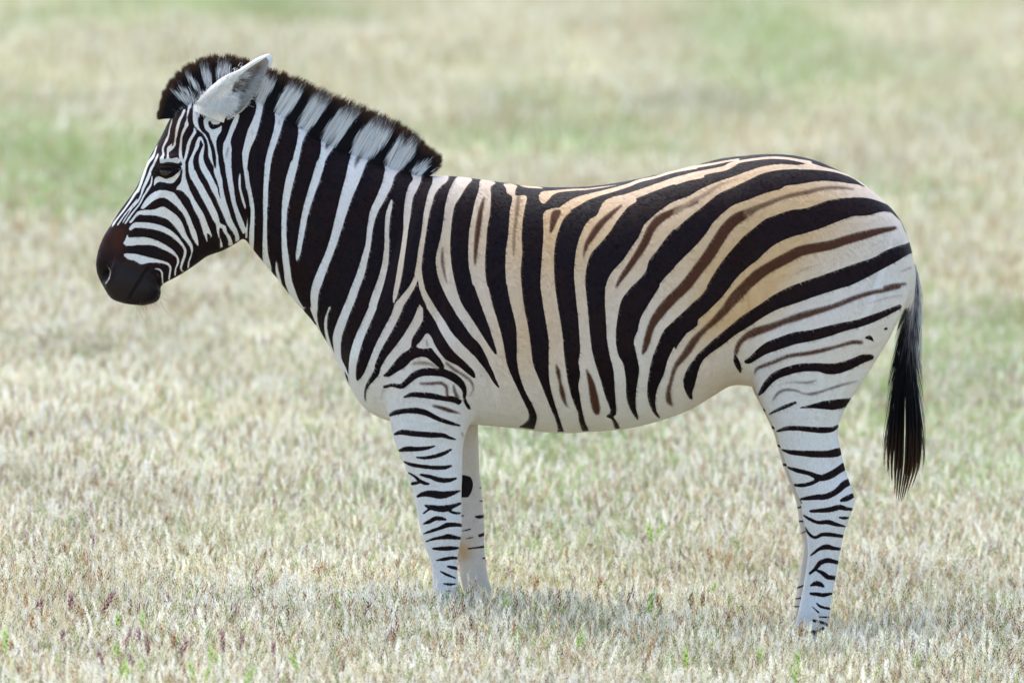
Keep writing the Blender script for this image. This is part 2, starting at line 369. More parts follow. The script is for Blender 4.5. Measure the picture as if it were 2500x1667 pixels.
# the faint brown lines between the main stripes: last number is how strong they are
BROWN = """
C T 515,750,20 515,800,25,0.6
C T 1015,935,40 980,990,40 960,1040,15,0.85
C T 1310,1080,40 1270,1130,50 1245,1190,25 1238,1230,10,0.7
L T 1545,430,18 1535,520,25 1520,580,12,0.8
L T 1080,790,40 1050,900,40 1030,1000,20,0.75
D T 1885,800,20 1880,900,35 1890,1000,30 1925,1150,18,0.75
G T 320,400,20 290,520,45 265,680,55 245,850,45 235,1000,30 235,1060,12,0.9
G T 650,400,45 640,500,50 625,620,40 610,750,35 605,880,35 605,960,20,0.6
G P 960,560 990,520 1050,520 1060,545 1020,630 990,700 960,750 945,740 950,650 0.95
G T 1640,470,20 1560,540,45 1470,620,60 1400,700,70 1340,790,60 1300,860,45 1280,930,25 1270,980,12,0.9
G T 2352,430,60 2250,480,60 2120,540,60 2000,610,85 1920,700,80 1860,830,80 1800,930,70 1720,1050,60 1650,1150,50 1610,1210,35 1580,1270,15,0.95
I T 0,620,60 150,520,50 280,450,50 400,370,40 500,330,25 600,290,15,0.5
I T 30,1390,98 85,1330,102 140,1265,105 215,1165,105 300,1055,110 400,900,110 480,780,110 570,690,105 680,630,90,1.0
I T 680,630,90 800,570,60 950,510,50 1100,460,50 1250,430,50 1400,395,45 1550,385,40 1700,400,25,0.65
I T 500,1500,80 570,1420,92 655,1340,100 780,1225,108 900,1145,100 1050,1065,105 1200,990,100 1350,960,95 1500,930,90 1650,880,85 1800,840,80 1950,800,60 2100,770,35,1.0
I T 1180,1190,30 1300,1140,30 1400,1120,20,0.35
I T 2250,1150,25 2150,1190,15,0.6
I T 2200,1305,30 2100,1315,35 2000,1335,35,0.8
E T 1010,540,30 1090,530,45 1180,545,40 1240,580,25,0.55
E T 1330,530,30 1400,590,35 1480,640,30 1560,700,30 1590,780,20 1550,850,15,0.75
E T 1080,730,25 1180,730,35 1280,725,35 1330,760,35 1340,840,30 1350,890,20,0.8
E T 1400,740,20 1410,800,35 1440,870,40,0.8
E T 1200,940,20 1280,960,35 1360,985,35 1460,1015,12,1.0
E T 730,770,25 720,820,20 690,880,10,0.5
E T 1660,650,12 1665,665,10,1.0
E T 1140,310,15 1150,370,25,0.7
E T 1480,1200,25 1495,1240,15,0.7
H T 1010,740,15 1030,820,45 1045,900,30 1070,1020,50 1100,1120,25 1130,1160,8,0.9
H T 1300,790,15 1345,920,60 1370,1050,80 1390,1150,80 1400,1195,60,1.0
H T 2240,0,95 2140,95,98 2050,190,98 1965,300,86 1912,400,68 1880,520,65 1855,600,50 1835,650,15,1.0
H T 2330,530,60 2240,650,70 2150,770,50 2110,900,40 2085,1000,50 2090,1090,60 2125,1145,12,0.8
J T 640,0,60 560,70,85 480,150,85 400,240,75 320,320,60 240,390,50 160,480,70 100,570,70 60,630,35,0.8
J T 1980,5,25 1850,30,40 1700,60,45 1550,110,50 1400,170,50 1250,215,60 1100,260,70 950,310,60 820,360,70 700,400,80 620,440,60 560,500,50 530,580,45,0.8
J T 2000,75,18 1850,100,20 1720,140,15,0.5
J T 1640,490,35 1560,490,40 1450,520,30 1300,560,40 1150,590,40 1000,610,35 850,670,35 720,720,30 690,770,12,0.85
J T 1245,825,15 1170,845,25 1000,845,12 900,870,10,0.7
J T 1610,830,12 1450,870,22 1300,920,22 1200,945,28 1130,945,15 1060,915,22 960,910,25 900,940,25 870,980,20 850,1005,12,0.8
J T 1000,1350,10 1050,1352,12,0.3
M P 0,0 -5,0 0,5 0.0
"""
# the far legs are seen on their inner side and carry a pattern of their own
NOSE = """
B T 236,974,9 262,1004,15 272,1050,16 257,1102,18 224,1150,12
B T 720,1050,12 735,1085,10
"""
DARKFAR = """
F P 690,350 750,345 785,365 800,410 790,460 765,510 735,515 690,505
F T 705,650,12 730,655,10
F T 815,660,12 845,662,28 885,656,22
F T 720,770,10 780,755,12
F T 850,805,25 890,793,25
F T 740,830,8 800,818,10
F T 760,905,12 820,898,14 880,890,20
F T 850,440,10 870,440,14
F T 850,540,8 880,540,14
F T 870,980,10 895,975,16
K T 300,240,20 350,240,20
K T 405,545,16 450,530,12
K T 415,632,14 470,632,12
K T 440,722,8 475,700,8
K T 410,1098,14 465,1078,12
K T 405,1172,10 460,1162,14
K T 395,1225,10 445,1225,12
J T 770,1090,30 800,1085,25 830,1100,20
J T 830,1240,25 870,1245,25
J T 900,1400,20 925,1410,20
"""

SX0, SY0, SX1, SY1 = 180, 100, 2320, 1667      # extent of the drawing


def catmull(p, closed, step):
    p = np.asarray(p, float)
    n = len(p)
    if n < 3:
        closed = False
    out = []
    rng = range(n if closed else n - 1)
    for i in rng:
        if closed:
            a, b, c, d = p[(i - 1) % n], p[i], p[(i + 1) % n], p[(i + 2) % n]
        else:
            b, c = p[i], p[i + 1]
            a = p[i - 1] if i > 0 else 2 * b - c
            d = p[i + 2] if i + 2 < n else 2 * c - b
        L = np.hypot(*(c[:2] - b[:2]))
        k = max(1, int(L / step))
        la, lc = np.hypot(*(b[:2] - a[:2])) + 1e-6, np.hypot(*(d[:2] - c[:2])) + 1e-6
        m1 = (c - a) * 0.5 * min(1.0, 2 * L / (L + la))
        m2 = (d - b) * 0.5 * min(1.0, 2 * L / (L + lc))
        t = (np.arange(k) / k)[:, None]
        out.append((2 * t**3 - 3 * t**2 + 1) * b + (t**3 - 2 * t**2 + t) * m1
                   + (-2 * t**3 + 3 * t**2) * c + (t**3 - t**2) * m2)
    if not closed:
        out.append(p[-1:])
    return np.vstack(out)


def fill_poly(img, pts, val):
    pts = catmull(pts, True, 3.0)
    x0, y0 = np.floor(pts.min(0)).astype(int) - 1
    x1, y1 = np.ceil(pts.max(0)).astype(int) + 2
    x0, y0 = max(x0, SX0), max(y0, SY0)
    x1, y1 = min(x1, SX1), min(y1, SY1)
    if x1 <= x0 or y1 <= y0:
        return
    px, py = pts[:, 0], pts[:, 1]
    qx, qy = np.roll(px, -1), np.roll(py, -1)
    xs = np.arange(x0, x1)
    for y in range(y0, y1):
        yy = y + 0.5
        m = (py <= yy) != (qy <= yy)
        if not m.any():
            continue
        xc = np.sort(px[m] + (yy - py[m]) / (qy[m] - py[m]) * (qx[m] - px[m]))
        row = img[y - SY0]
        for k in range(0, len(xc) - 1, 2):
            a, b = xc[k] - SX0, xc[k + 1] - SX0
            ia, ib = int(np.floor(a)), int(np.floor(b))
            for i in range(max(ia, 0), min(ib, img.shape[1] - 1) + 1):
                c = min(b, i + 1) - max(a, i)
                if c > 0.999:
                    continue
                row[i] = row[i] * (1 - c) + val * c
            lo, hi = int(np.ceil(a)), int(np.floor(b))
            if hi > lo:
                row[max(lo, 0):max(hi, 0)] = val


def fill_stroke(img, pts, val, pad=0.0):
    pts = catmull(pts, False, 1.0)
    tmp = None
    x0 = int(max(SX0, pts[:, 0].min() - pts[:, 2].max() - 2)); x1 = int(min(SX1, pts[:, 0].max() + pts[:, 2].max() + 3))
    y0 = int(max(SY0, pts[:, 1].min() - pts[:, 2].max() - 2)); y1 = int(min(SY1, pts[:, 1].max() + pts[:, 2].max() + 3))
    if x1 <= x0 or y1 <= y0:
        return
    cov = np.zeros((y1 - y0, x1 - x0), np.float32)
    for x, y, w in pts:
        r = max(w * 0.5, 0.5) + pad
        a, b = max(int(x - r - 1.5), x0), min(int(x + r + 2.5), x1)
        c, d = max(int(y - r - 1.5), y0), min(int(y + r + 2.5), y1)
        if b <= a or d <= c:
            continue
        X = np.arange(a, b) + 0.5 - x
        Y = np.arange(c, d)[:, None] + 0.5 - y
        v = np.clip(r + 0.5 - np.sqrt(X * X + Y * Y), 0, 1)
        s = cov[c - y0:d - y0, a - x0:b - x0]
        np.maximum(s, v, out=s)
    s = img[y0 - SY0:y1 - SY0, x0 - SX0:x1 - SX0]
    s[:] = s * (1 - cov) + val * cov


def draw(img, text, val, strength=False):
    for line in text.strip().splitlines():
        f = line.split()
        ox, oy, sc = CR[f[0]]
        v = val
        toks = f[2:]
        if strength:
            if f[1] == 'P':
                v = float(toks.pop())
            else:
                last = toks[-1].rsplit(',', 1)
                toks[-1] = last[0]
                v = float(last[1])
        P = np.array([[float(q) for q in t.split(',')] for t in toks])
        if f[1] == 'P':
            # where a stripe runs on past the crop's edge, carry its two sides on a little
            Q = []
            n = len(P)
            edge = [tuple(np.abs(P[i, k] - e) < 1 for k, e in ((1, 0), (1, 1568), (0, 0), (0, 2352))) for i in range(n)]
            for i in range(n):
                nx, pv = (i + 1) % n, (i - 1) % n
                same_n = any(a and b for a, b in zip(edge[i], edge[nx]))
                same_p = any(a and b for a, b in zip(edge[i], edge[pv]))
                if same_p and not same_n:
                    d = P[i] - P[nx]
                    Q.append(P[i] + d / (np.hypot(*d) + 1e-6) * 4.5 * sc)
                Q.append(P[i])
                if same_n and not same_p:
                    d = P[i] - P[pv]
                    Q.append(P[i] + d / (np.hypot(*d) + 1e-6) * 4.5 * sc)
            P = np.array(Q)
        P[:, 0] = P[:, 0] / sc + ox
        P[:, 1] = P[:, 1] / sc + oy
        if f[1] == 'T':
            P[:, 2] /= sc
            fill_stroke(img, P, v)
        else:
            fill_poly(img, P, v)


def blur(img, s):
    r = int(3 * s) + 1
    k = np.exp(-0.5 * (np.arange(-r, r + 1) / s) ** 2)
    k /= k.sum()
    for ax in (0, 1):
        pad = [(0, 0), (0, 0)]
        pad[ax] = (r, r)
        p = np.pad(img, pad, mode='edge')
        out = np.zeros_like(img)
        n = img.shape[ax]
        for i, w in enumerate(k):
            out += w * (p[i:i + n] if ax == 0 else p[:, i:i + n])
        img = out
    return img


def coat_drawing():
    h, w = SY1 - SY0, SX1 - SX0
    D = np.ones((h, w), np.float32)                 # 1 = dark hair, 0 = light hair
    D[750 - SY0:, :1100 - SX0] = 0
    D[700 - SY0:, 1100 - SX0:] = 0
    draw(D, LIGHT, 0.0)
    draw(D, DARK, 1.0)
    draw(D, NOSE, 0.45)
    Bm = np.zeros((h, w), np.float32)
    draw(Bm, BROWN, 1.0, strength=True)
    Fm = np.zeros((h, w), np.float32)
    draw(Fm, DARKFAR, 1.0)
    # dark skin of the muzzle and round the eye stays dark
    return blur(D, 0.9), blur(Bm, 2.6), blur(Fm, 0.9)

# ---------------------------------------------------------------- the animal's body
def loft(ribs, per=6, nring=40, expo=0.9):
    """ribs: (top x, top y, bottom x, bottom y, centre y, half width, sag); returns verts, quads"""
    R = np.array(ribs, float)
    n = len(R)
    out = []
    for i in range(n - 1):
        b, c = R[i], R[i + 1]
        a = R[i - 1] if i else 2 * b - c
        d = R[i + 2] if i + 2 < n else 2 * c - b
        m1, m2 = (c - a) / 2, (d - b) / 2
        t = (np.arange(per) / per)[:, None]
        out.append((2 * t**3 - 3 * t**2 + 1) * b + (t**3 - 2 * t**2 + t) * m1 + (-2 * t**3 + 3 * t**2) * c + (t**3 - t**2) * m2)
    out.append(R[-1:])
    R = np.vstack(out)
    T, B = P(R[:, 0], R[:, 1], R[:, 4]), P(R[:, 2], R[:, 3], R[:, 4])
    C, H = (T + B) / 2, (T - B) / 2
    ph = np.arange(nring) / nring * 2 * np.pi
    c, s = np.cos(ph), np.sin(ph)
    c2, s2 = np.sign(c) * np.abs(c) ** expo, np.sign(s) * np.abs(s) ** expo
    V = C[:, None] + H[:, None] * (c2[None, :, None] + R[:, 6][:, None, None] * (s[None, :, None] ** 2) * (1 - np.abs(c[None, :, None])))
    V = V + np.array([0, 1.0, 0]) * (R[:, 5][:, None, None] * s2[None, :, None])
    m = len(R)
    i, j = np.meshgrid(np.arange(m - 1), np.arange(nring), indexing='ij')
    j2 = (j + 1) % nring
    F = np.stack([i * nring + j, (i + 1) * nring + j, (i + 1) * nring + j2, i * nring + j2], -1).reshape(-1, 4)
    V = V.reshape(-1, 3)
    V = np.vstack([V, C[:1], C[-1:]])
    a = np.arange(nring); b = (a + 1) % nring
    capA = np.stack([a, b, np.full(nring, len(V) - 2)], -1)
    capB = np.stack([(m - 1) * nring + b, (m - 1) * nring + a, np.full(nring, len(V) - 1)], -1)
    return V, F, np.vstack([capA, capB])


HEAD = [(300, 739, 352, 745, 0, .028, 0), (272, 728, 384, 735, 0, .044, 0), (252, 698, 392, 716, 0, .053, 0),
        (238, 668, 391, 701, 0, .057, 0), (235, 645, 402, 690, 0, .057, 0), (240, 612, 424, 679, 0, .056, 0),
        (254, 576, 450, 664, 0, .056, 0), (271, 550, 481, 643, 0, .060, 0), (289, 520, 506, 625, 0, .066, 0),
        (312, 489, 542, 612, 0, .074, 0), (333, 459, 567, 599, 0, .084, 0), (350, 423, 592, 580, 0, .092, -.05),
        (366, 385, 602, 540, 0, .097, -.05), (385, 351, 606, 495, 0, .097, -.1), (402, 318, 610, 440, 0, .090, -.1),
        (419, 287, 612, 400, 0, .082, 0), (456, 256, 612, 350, 0, .068, 0), (500, 232, 600, 300, 0, .05, 0)]
NECK = [(495, 233, 520, 400, 0, .045, 0), (560, 222, 575, 520, 0, .058, -.1), (625, 241, 603, 590, 0, .070, -.15),
        (695, 288, 639, 635, 0, .078, -.2), (754, 323, 680, 683, 0, .086, -.2), (815, 357, 715, 728, 0, .098, -.2),
        (902, 390, 765, 785, 0, .122, -.2), (971, 414, 809, 852, 0, .150, -.2), (1035, 430, 847, 931, 0, .178, -.2),
        (1100, 431, 903, 1006, 0, .203, -.2), (1170, 439, 1000, 1037, 0, .225, -.2), (1240, 449, 1130, 1034, 0, .245, -.2),
        (1304, 457, 1250, 1043, 0, .270, -.2), (1380, 459, 1355, 1055, 0, .293, -.15), (1457, 455, 1445, 1052, 0, .305, -.12),
        (1535, 443, 1530, 1044, 0, .307, -.1), (1610, 427, 1600, 1028, 0, .298, -.05), (1700, 405, 1680, 1000, 0, .285, 0),
        (1760, 389, 1735, 968, 0, .275, .05), (1820, 382, 1790, 938, 0, .268, .1), (1870, 378, 1850, 945, 0, .262, .1),
        (1930, 380, 1900, 950, 0, .257, .1), (1990, 393, 1960, 955, 0, .252, .1), (2050, 419, 2030, 940, 0, .243, .05),
        (2110, 452, 2100, 900, 0, .228, 0), (2160, 494, 2150, 840, 0, .205, 0), (2198, 540, 2190, 780, 0, .170, 0),
        (2222, 600, 2218, 715, 0, .110, 0), (2229, 640, 2228, 672, 0, .03, 0)]
HYN = -.145
HIND_N = [(1870, 560, 2200, 600, -.11, .10, 0), (1845, 700, 2218, 715, -.125, .128, 0), (1834, 800, 2187, 795, -.14, .125, 0),
          (1833, 880, 2141, 878, -.145, .108, 0), (1843, 950, 2092, 950, HYN, .088, 0), (1868, 1000, 2058, 1005, HYN, .073, 0),
          (1893, 1048, 2045, 1050, HYN, .062, 0), (1907, 1093, 2051, 1093, HYN, .055, 0), (1923, 1141, 2062, 1141, HYN, .049, 0),
          (1940, 1187, 2077, 1187, HYN, .045, 0), (1955, 1226, 2086, 1224, HYN, .043, 0), (1961, 1267, 2072, 1267, HYN, .041, 0),
          (1969, 1303, 2060, 1303, HYN, .036, 0), (1973, 1345, 2051, 1347, HYN, .031, 0), (1970, 1380, 2045, 1382, HYN, .029, 0),
          (1965, 1411, 2039, 1413, HYN, .029, 0), (1959, 1446, 2032, 1448, HYN, .030, 0), (1950, 1489, 2026, 1489, HYN, .034, 0),
          (1943, 1522, 2023, 1522, HYN, .035, 0), (1932, 1552, 2005, 1556, HYN, .030, 0), (1918, 1578, 2000, 1580, HYN, .033, 0), (1910, 1600, 2000, 1602, HYN, .036, 0)]
FYN = -.12
FORE_N = [(935, 760, 1150, 770, -.10, .07, 0), (925, 850, 1165, 860, -.12, .085, 0), (935, 920, 1168, 930, -.125, .088, 0),
          (945, 975, 1163, 985, FYN, .078, 0), (951, 1022, 1152, 1025, FYN, .069, 0), (955, 1056, 1140, 1056, FYN, .062, 0),
          (966, 1085, 1131, 1085, FYN, .057, 0), (985, 1126, 1128, 1128, FYN, .052, 0), (1001, 1174, 1127, 1174, FYN, .047, 0),
          (1011, 1210, 1126, 1210, FYN, .046, 0), (1020, 1257, 1126, 1257, FYN, .047, 0), (1028, 1296, 1127, 1292, FYN, .044, 0),
          (1037, 1331, 1122, 1331, FYN, .037, 0), (1048, 1359, 1117, 1359, FYN, .032, 0), (1055, 1388, 1117, 1388, FYN, .029, 0),
          (1058, 1433, 1120, 1433, FYN, .029, 0), (1056, 1465, 1124, 1465, FYN, .033, 0), (1058, 1493, 1128, 1493, FYN, .033, 0),
          (1050, 1518, 1118, 1520, FYN, .029, 0), (1042, 1538, 1116, 1540, FYN, .032, 0), (1036, 1556, 1116, 1557, FYN, .035, 0)]
FYF = .12
FORE_F = [(960, 800, 1150, 800, .10, .07, 0), (970, 900, 1160, 900, .12, .08, 0), (1030, 975, 1165, 985, FYF, .070, 0),
          (1060, 1031, 1169, 1031, FYF, .056, 0), (1072, 1069, 1168, 1069, FYF, .050, 0), (1080, 1146, 1170, 1146, FYF, .044, 0),
          (1086, 1203, 1176, 1203, FYF, .042, 0), (1092, 1280, 1182, 1280, FYF, .042, 0), (1104, 1327, 1182, 1327, FYF, .036, 0),
          (1118, 1369, 1186, 1372, FYF, .030, 0), (1124, 1407, 1192, 1410, FYF, .029, 0), (1131, 1439, 1199, 1435, FYF, .031, 0),
          (1136, 1470, 1204, 1470, FYF, .033, 0), (1132, 1498, 1197, 1498, FYF, .029, 0), (1124, 1518, 1196, 1518, FYF, .032, 0), (1116, 1540, 1194, 1540, FYF, .035, 0)]
HYF = .145
HIND_F = [(1870, 600, 2190, 640, .11, .10, 0), (1845, 760, 2190, 760, .13, .125, 0), (1834, 860, 2130, 860, .14, .11, 0),
          (1832, 940, 2070, 940, HYF, .085, 0), (1857, 987, 2040, 995, HYF, .070, 0), (1886, 1048, 2028, 1050, HYF, .058, 0),
          (1896, 1080, 2030, 1085, HYF, .053, 0), (1909, 1127, 2040, 1127, HYF, .048, 0), (1923, 1166, 2050, 1166, HYF, .045, 0),
          (1939, 1208, 2060, 1204, HYF, .042, 0), (1947, 1240, 2050, 1240, HYF, .040, 0), (1951, 1275, 2036, 1275, HYF, .036, 0),
          (1959, 1312, 2028, 1312, HYF, .031, 0), (1960, 1345, 2024, 1345, HYF, .028, 0), (1954, 1383, 2018, 1383, HYF, .028, 0),
          (1947, 1429, 2012, 1429, HYF, .029, 0), (1940, 1470, 2006, 1470, HYF, .032, 0), (1930, 1500, 1998, 1500, HYF, .033, 0),
          (1920, 1528, 1990, 1528, HYF, .030, 0), (1907, 1553, 1984, 1555, HYF, .033, 0), (1900, 1578, 1982, 1579, HYF, .036, 0)]
DOCK = [(2190, 580, 2225, 640, 0, .03, 0), (2212, 620, 2238, 660, 0, .026, 0), (2216, 700, 2240, 705, 0, .019, 0),
        (2208, 770, 2236, 772, 0, .017, 0), (2200, 850, 2226, 850, 0, .014, 0), (2194, 930, 2216, 930, 0, .011, 0),
        (2196, 1010, 2206, 1010, 0, .005, 0)]

VV, QQ, TT = [], [], []
off = 0
for part, per, ring, ex in ((HEAD, 8, 48, .88), (NECK, 8, 72, .92), (HIND_N, 6, 40, .95), (FORE_N, 6, 40, .95),
                            (FORE_F, 6, 40, .95), (HIND_F, 6, 40, .95), (DOCK, 6, 24, 1.0)):
    V, F, T3 = loft(part, per, ring, ex)
    VV.append(V); QQ.append(F + off); TT.append(T3 + off)
    off += len(V)
raw = mesh_np('raw', np.vstack(VV), [np.vstack(QQ), np.vstack(TT)])
tmp = bpy.data.objects.new('tmp', raw)
COL.objects.link(tmp)
md = tmp.modifiers.new('r', 'REMESH')
md.mode = 'VOXEL'
md.voxel_size = 0.0052
dg = bpy.context.evaluated_depsgraph_get()
ev = tmp.evaluated_get(dg)
me1 = bpy.data.meshes.new_from_object(ev)
tmp.modifiers.clear()
nv = len(me1.vertices)
co = np.empty(nv * 3, np.float32); me1.vertices.foreach_get('co', co); co = co.reshape(-1, 3).astype(float)
ed = np.empty(len(me1.edges) * 2, np.int32); me1.edges.foreach_get('vertices', ed); ed = ed.reshape(-1, 2)


def lap(co, w, n):
    deg = np.bincount(ed.ravel(), minlength=len(co)).astype(float)[:, None]
    for _ in range(n):
        s = np.zeros_like(co)
        for k in range(3):
            s[:, k] = (np.bincount(ed[:, 0], co[ed[:, 1], k], len(co)) + np.bincount(ed[:, 1], co[ed[:, 0], k], len(co)))
        co = co + (s / deg - co) * w
    return co


def side_px(co):
    q = co.copy()
    q[:, 1] = -np.abs(q[:, 1])
    return to_px(q)


px = side_px(co)
JUNC = [(905, 860, 60, 90), (960, 1000, 60, 60), (1165, 960, 50, 90), (1160, 1040, 60, 45), (1840, 820, 70, 130),
        (1835, 945, 45, 45), (2205, 740, 50, 120), (2150, 880, 60, 60), (1060, 780, 140, 50), (2000, 640, 260, 60),
        (620, 430, 40, 170), (560, 250, 80, 60), (1080, 1030, 120, 30), (1960, 950, 120, 30)]
w = np.zeros(nv)
for x, y, rx, ry in JUNC:
    w = np.maximum(w, np.exp(-((px[:, 0] - x) / rx) ** 2 - ((px[:, 1] - y) / ry) ** 2))
co = lap(co, 0.5, 4)
co = lap(co, (0.7 * np.clip(w * 1.4, 0, 1))[:, None], 45)
co = lap(co, 0.4, 3)
# the voxel surface and the smoothing leave the outline a touch thin
me1.vertices.foreach_set('co', co.astype(np.float32).ravel())
me1.update()
nr = np.empty(nv * 3, np.float32); me1.vertices.foreach_get('normal', nr); nr = nr.reshape(-1, 3)
co = co + nr * 0.0012
me1.vertices.foreach_set('co', co.astype(np.float32).ravel())
tmp.data = me1
md = tmp.modifiers.new('s', 'SUBSURF')
md.levels = 1
dg = bpy.context.evaluated_depsgraph_get()
body_me = bpy.data.meshes.new_from_object(tmp.evaluated_get(dg))
bpy.data.objects.remove(tmp)
nv = len(body_me.vertices)
co = np.empty(nv * 3, np.float32); body_me.vertices.foreach_get('co', co); co = co.reshape(-1, 3).astype(float)
nr = np.empty(nv * 3, np.float32); body_me.vertices.foreach_get('normal', nr); nr = nr.reshape(-1, 3).astype(float)
px = side_px(co)
# muscle, bone and skin relief: x, y, rx, ry, turn (deg), height (mm)
RELIEF = [(1020, 690, 55, 150, 12, 7), (1075, 690, 18, 150, 8, -5), (875, 890, 45, 60, 0, 9), (1075, 850, 75, 50, -20, 9),
          (1178, 880, 16, 110, -14, -9), (945, 640, 22, 170, 22, -5), (760, 600, 22, 160, -28, -6), (700, 420, 40, 110, 20, 3),
          (820, 520, 50, 120, 25, 4), (525, 480, 55, 85, 25, 8), (600, 500, 9, 90, 0, -7), (470, 505, 40, 9, 45, 3),
          (395, 470, 60, 10, -55, 3.5), (408, 388, 34, 10, -5, 7), (412, 414, 27, 15, -5, 5), (452, 358, 22, 26, 0, -4),
          (400, 440, 28, 7, 5, -2), (350, 600, 50, 25, 30, -3), (256, 668, 9, 20, 22, -20), (274, 662, 5, 24, 18, 8), (240, 640, 10, 18, 0, 3), (330, 665, 30, 8, 35, -3),
          (373, 712, 22, 22, 0, 5), (280, 705, 25, 25, 0, 3), (1770, 690, 55, 80, 20, -10), (1800, 500, 45, 50, 0, 6),
          (1840, 790, 14, 110, -10, -8), (2060, 700, 110, 150, 0, 8), (1885, 860, 50, 60, 0, 7), (2120, 720, 12, 160, 20, -5),
          (2045, 960, 10, 70, 10, -4), (1990, 1010, 25, 70, 10, 4), (2030, 1130, 9, 60, -18, -5), (2000, 1230, 20, 25, 0, 4),
          (2012, 1400, 6, 90, 8, -4), (2030, 1400, 6, 90, 8, 2), (1100, 1400, 5, 60, 0, -3), (1060, 1250, 20, 30, 0, 3),
          (1080, 1130, 14, 60, -4, -3), (1000, 1080, 25, 60, -8, 3), (1115, 960, 30, 40, 0, 4), (1990, 1490, 25, 18, 0, 3),
          (1090, 1470, 22, 16, 0, 3), (1300, 760, 12, 180, -6, -2), (1370, 760, 12, 180, -6, -2), (1440, 760, 12, 180, -4, -2)]
d = np.zeros(nv)
for x, y, rx, ry, a, h in RELIEF:
    ca, sa = math.cos(math.radians(a)), math.sin(math.radians(a))
    dx, dy = px[:, 0] - x, px[:, 1] - y
    u = (dx * ca + dy * sa) / rx
    v = (-dx * sa + dy * ca) / ry
    d += h * 1e-3 * np.exp(-u * u - v * v)
# the line of the mouth and the fold under the jaw
for seg, wd, h in ((((311, 737), (330, 705), (345, 680), (362, 655)), 3.2, -5.0), (((388, 700), (383, 680), (372, 668)), 4, -3.0)):
    dm = np.full(nv, 1e9)
    for (xa, ya), (xb, yb) in zip(seg[:-1], seg[1:]):
        t = np.clip(((px[:, 0] - xa) * (xb - xa) + (px[:, 1] - ya) * (yb - ya)) / ((xb - xa) ** 2 + (yb - ya) ** 2), 0, 1)
        dm = np.minimum(dm, np.hypot(px[:, 0] - xa - t * (xb - xa), px[:, 1] - ya - t * (yb - ya)))
    d += h * 1e-3 * np.exp(-(dm / wd) ** 2)
d *= 1.35 * np.clip(np.abs(nr[:, 1]) * 1.8 - 0.15, 0, 1)
co += nr * d[:, None]
body_me.vertices.foreach_set('co', co.astype(np.float32).ravel())
body_me.update()

# ---- colour of the coat
COAT, COATB, COATF = coat_drawing()


def sample(img, pts):
    x = np.clip(pts[:, 0] - SX0 - 0.5, 0, img.shape[1] - 1.001)
    y = np.clip(pts[:, 1] - SY0 - 0.5, 0, img.shape[0] - 1.001)
    xi, yi = x.astype(int), y.astype(int)
    fx, fy = x - xi, y - yi
    return (img[yi, xi] * (1 - fx) * (1 - fy) + img[yi, xi + 1] * fx * (1 - fy)
            + img[yi + 1, xi] * (1 - fx) * fy + img[yi + 1, xi + 1] * fx * fy)


def blob(pts, x, y, rx, ry, a=0):
    ca, sa = math.cos(math.radians(a)), math.sin(math.radians(a))
    dx, dy = pts[:, 0] - x, pts[:, 1] - y
    return np.exp(-((dx * ca + dy * sa) / rx) ** 2 - ((-dx * sa + dy * ca) / ry) ** 2)


px = side_px(co)
real_px = to_px(co)
dark = sample(COAT, px)
brown = sample(COATB, px)
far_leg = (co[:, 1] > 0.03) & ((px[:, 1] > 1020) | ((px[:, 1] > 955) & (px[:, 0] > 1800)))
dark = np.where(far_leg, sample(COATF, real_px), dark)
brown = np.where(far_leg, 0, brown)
# underside: belly and groin are light in the middle, with a dark line along it
inner = (np.abs(co[:, 1]) < 0.10) & (nr[:, 2] < -0.25) & (px[:, 1] > 880) & (px[:, 1] < 1100) & (px[:, 0] > 850)
dark = np.where((px[:, 1] > 1580) | ((px[:, 1] > 1542) & (px[:, 0] < 1400)), 0.9, dark)
dark = np.where(inner, dark * np.clip(np.abs(co[:, 1]) / 0.05 - 1, 0, 1), dark)
warm = np.clip(0.40 * blob(px, 1250, 520, 300, 200) + 0.38 * blob(px, 1600, 450, 420, 130, -12)
               + 0.70 * blob(px, 1900, 600, 280, 190, -25) + 0.38 * blob(px, 1950, 480, 260, 110, 20) + 0.22 * blob(px, 1300, 620, 260, 260) + 0.30 * blob(px, 1680, 600, 190, 170) + 0.75 * blob(px, 1790, 740, 160, 70, -45)
               + 0.35 * blob(px, 1260, 850, 120, 120) + 0.45 * blob(px, 1000, 700, 110, 200) + 0.35 * blob(px, 1400, 650, 260, 160)
               + 0.5 * blob(px, 430, 330, 30, 60) + 0.3 * blob(px, 1750, 940, 110, 60) + 0.3 * blob(px, 1350, 850, 200, 120), 0, 1)
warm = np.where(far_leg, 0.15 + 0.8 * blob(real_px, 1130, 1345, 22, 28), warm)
muzzle = np.clip(0.9 * blob(px, 292, 580, 22, 42, 12) + 0.5 * blob(px, 262, 590, 30, 40, 20) + 0.35 * blob(px, 340, 640, 60, 12, 5), 0, 1)
skin = np.clip(1 - (np.hypot((px[:, 0] - 300) / 90, (px[:, 1] - 690) / 62)) ** 4, 0, 1)
warm = np.where(far_leg, warm, np.maximum(warm, 0.22 * ((px[:, 0] > 1080) & (px[:, 1] < 900))))
light_c = np.array([.70, .69, .69]) * (1 - warm[:, None]) + np.array([.61, .40, .21]) * warm[:, None]
light_c = np.where(far_leg[:, None], light_c * np.array([.80, .77, .74]), light_c)  # far legs: shade of their inner side put into the coat colour, with dirt
rust = np.clip(0.9 * blob(px, 410, 330, 40, 60, 15) + 0.25 * blob(px, 1900, 600, 300, 200), 0, 1)
dark_c = (np.array([.0022, .0018, .0055])[None] * (1 - muzzle[:, None]) + np.array([.045, .014, .009]) * muzzle[:, None])
dark_c = dark_c + rust[:, None] * np.array([.022, .007, .002])
fattr(body_me, 'dark', dark)
fattr(body_me, 'brown', brown)
fattr(body_me, 'skin', skin)
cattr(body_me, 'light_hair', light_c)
cattr(body_me, 'dark_hair', dark_c)


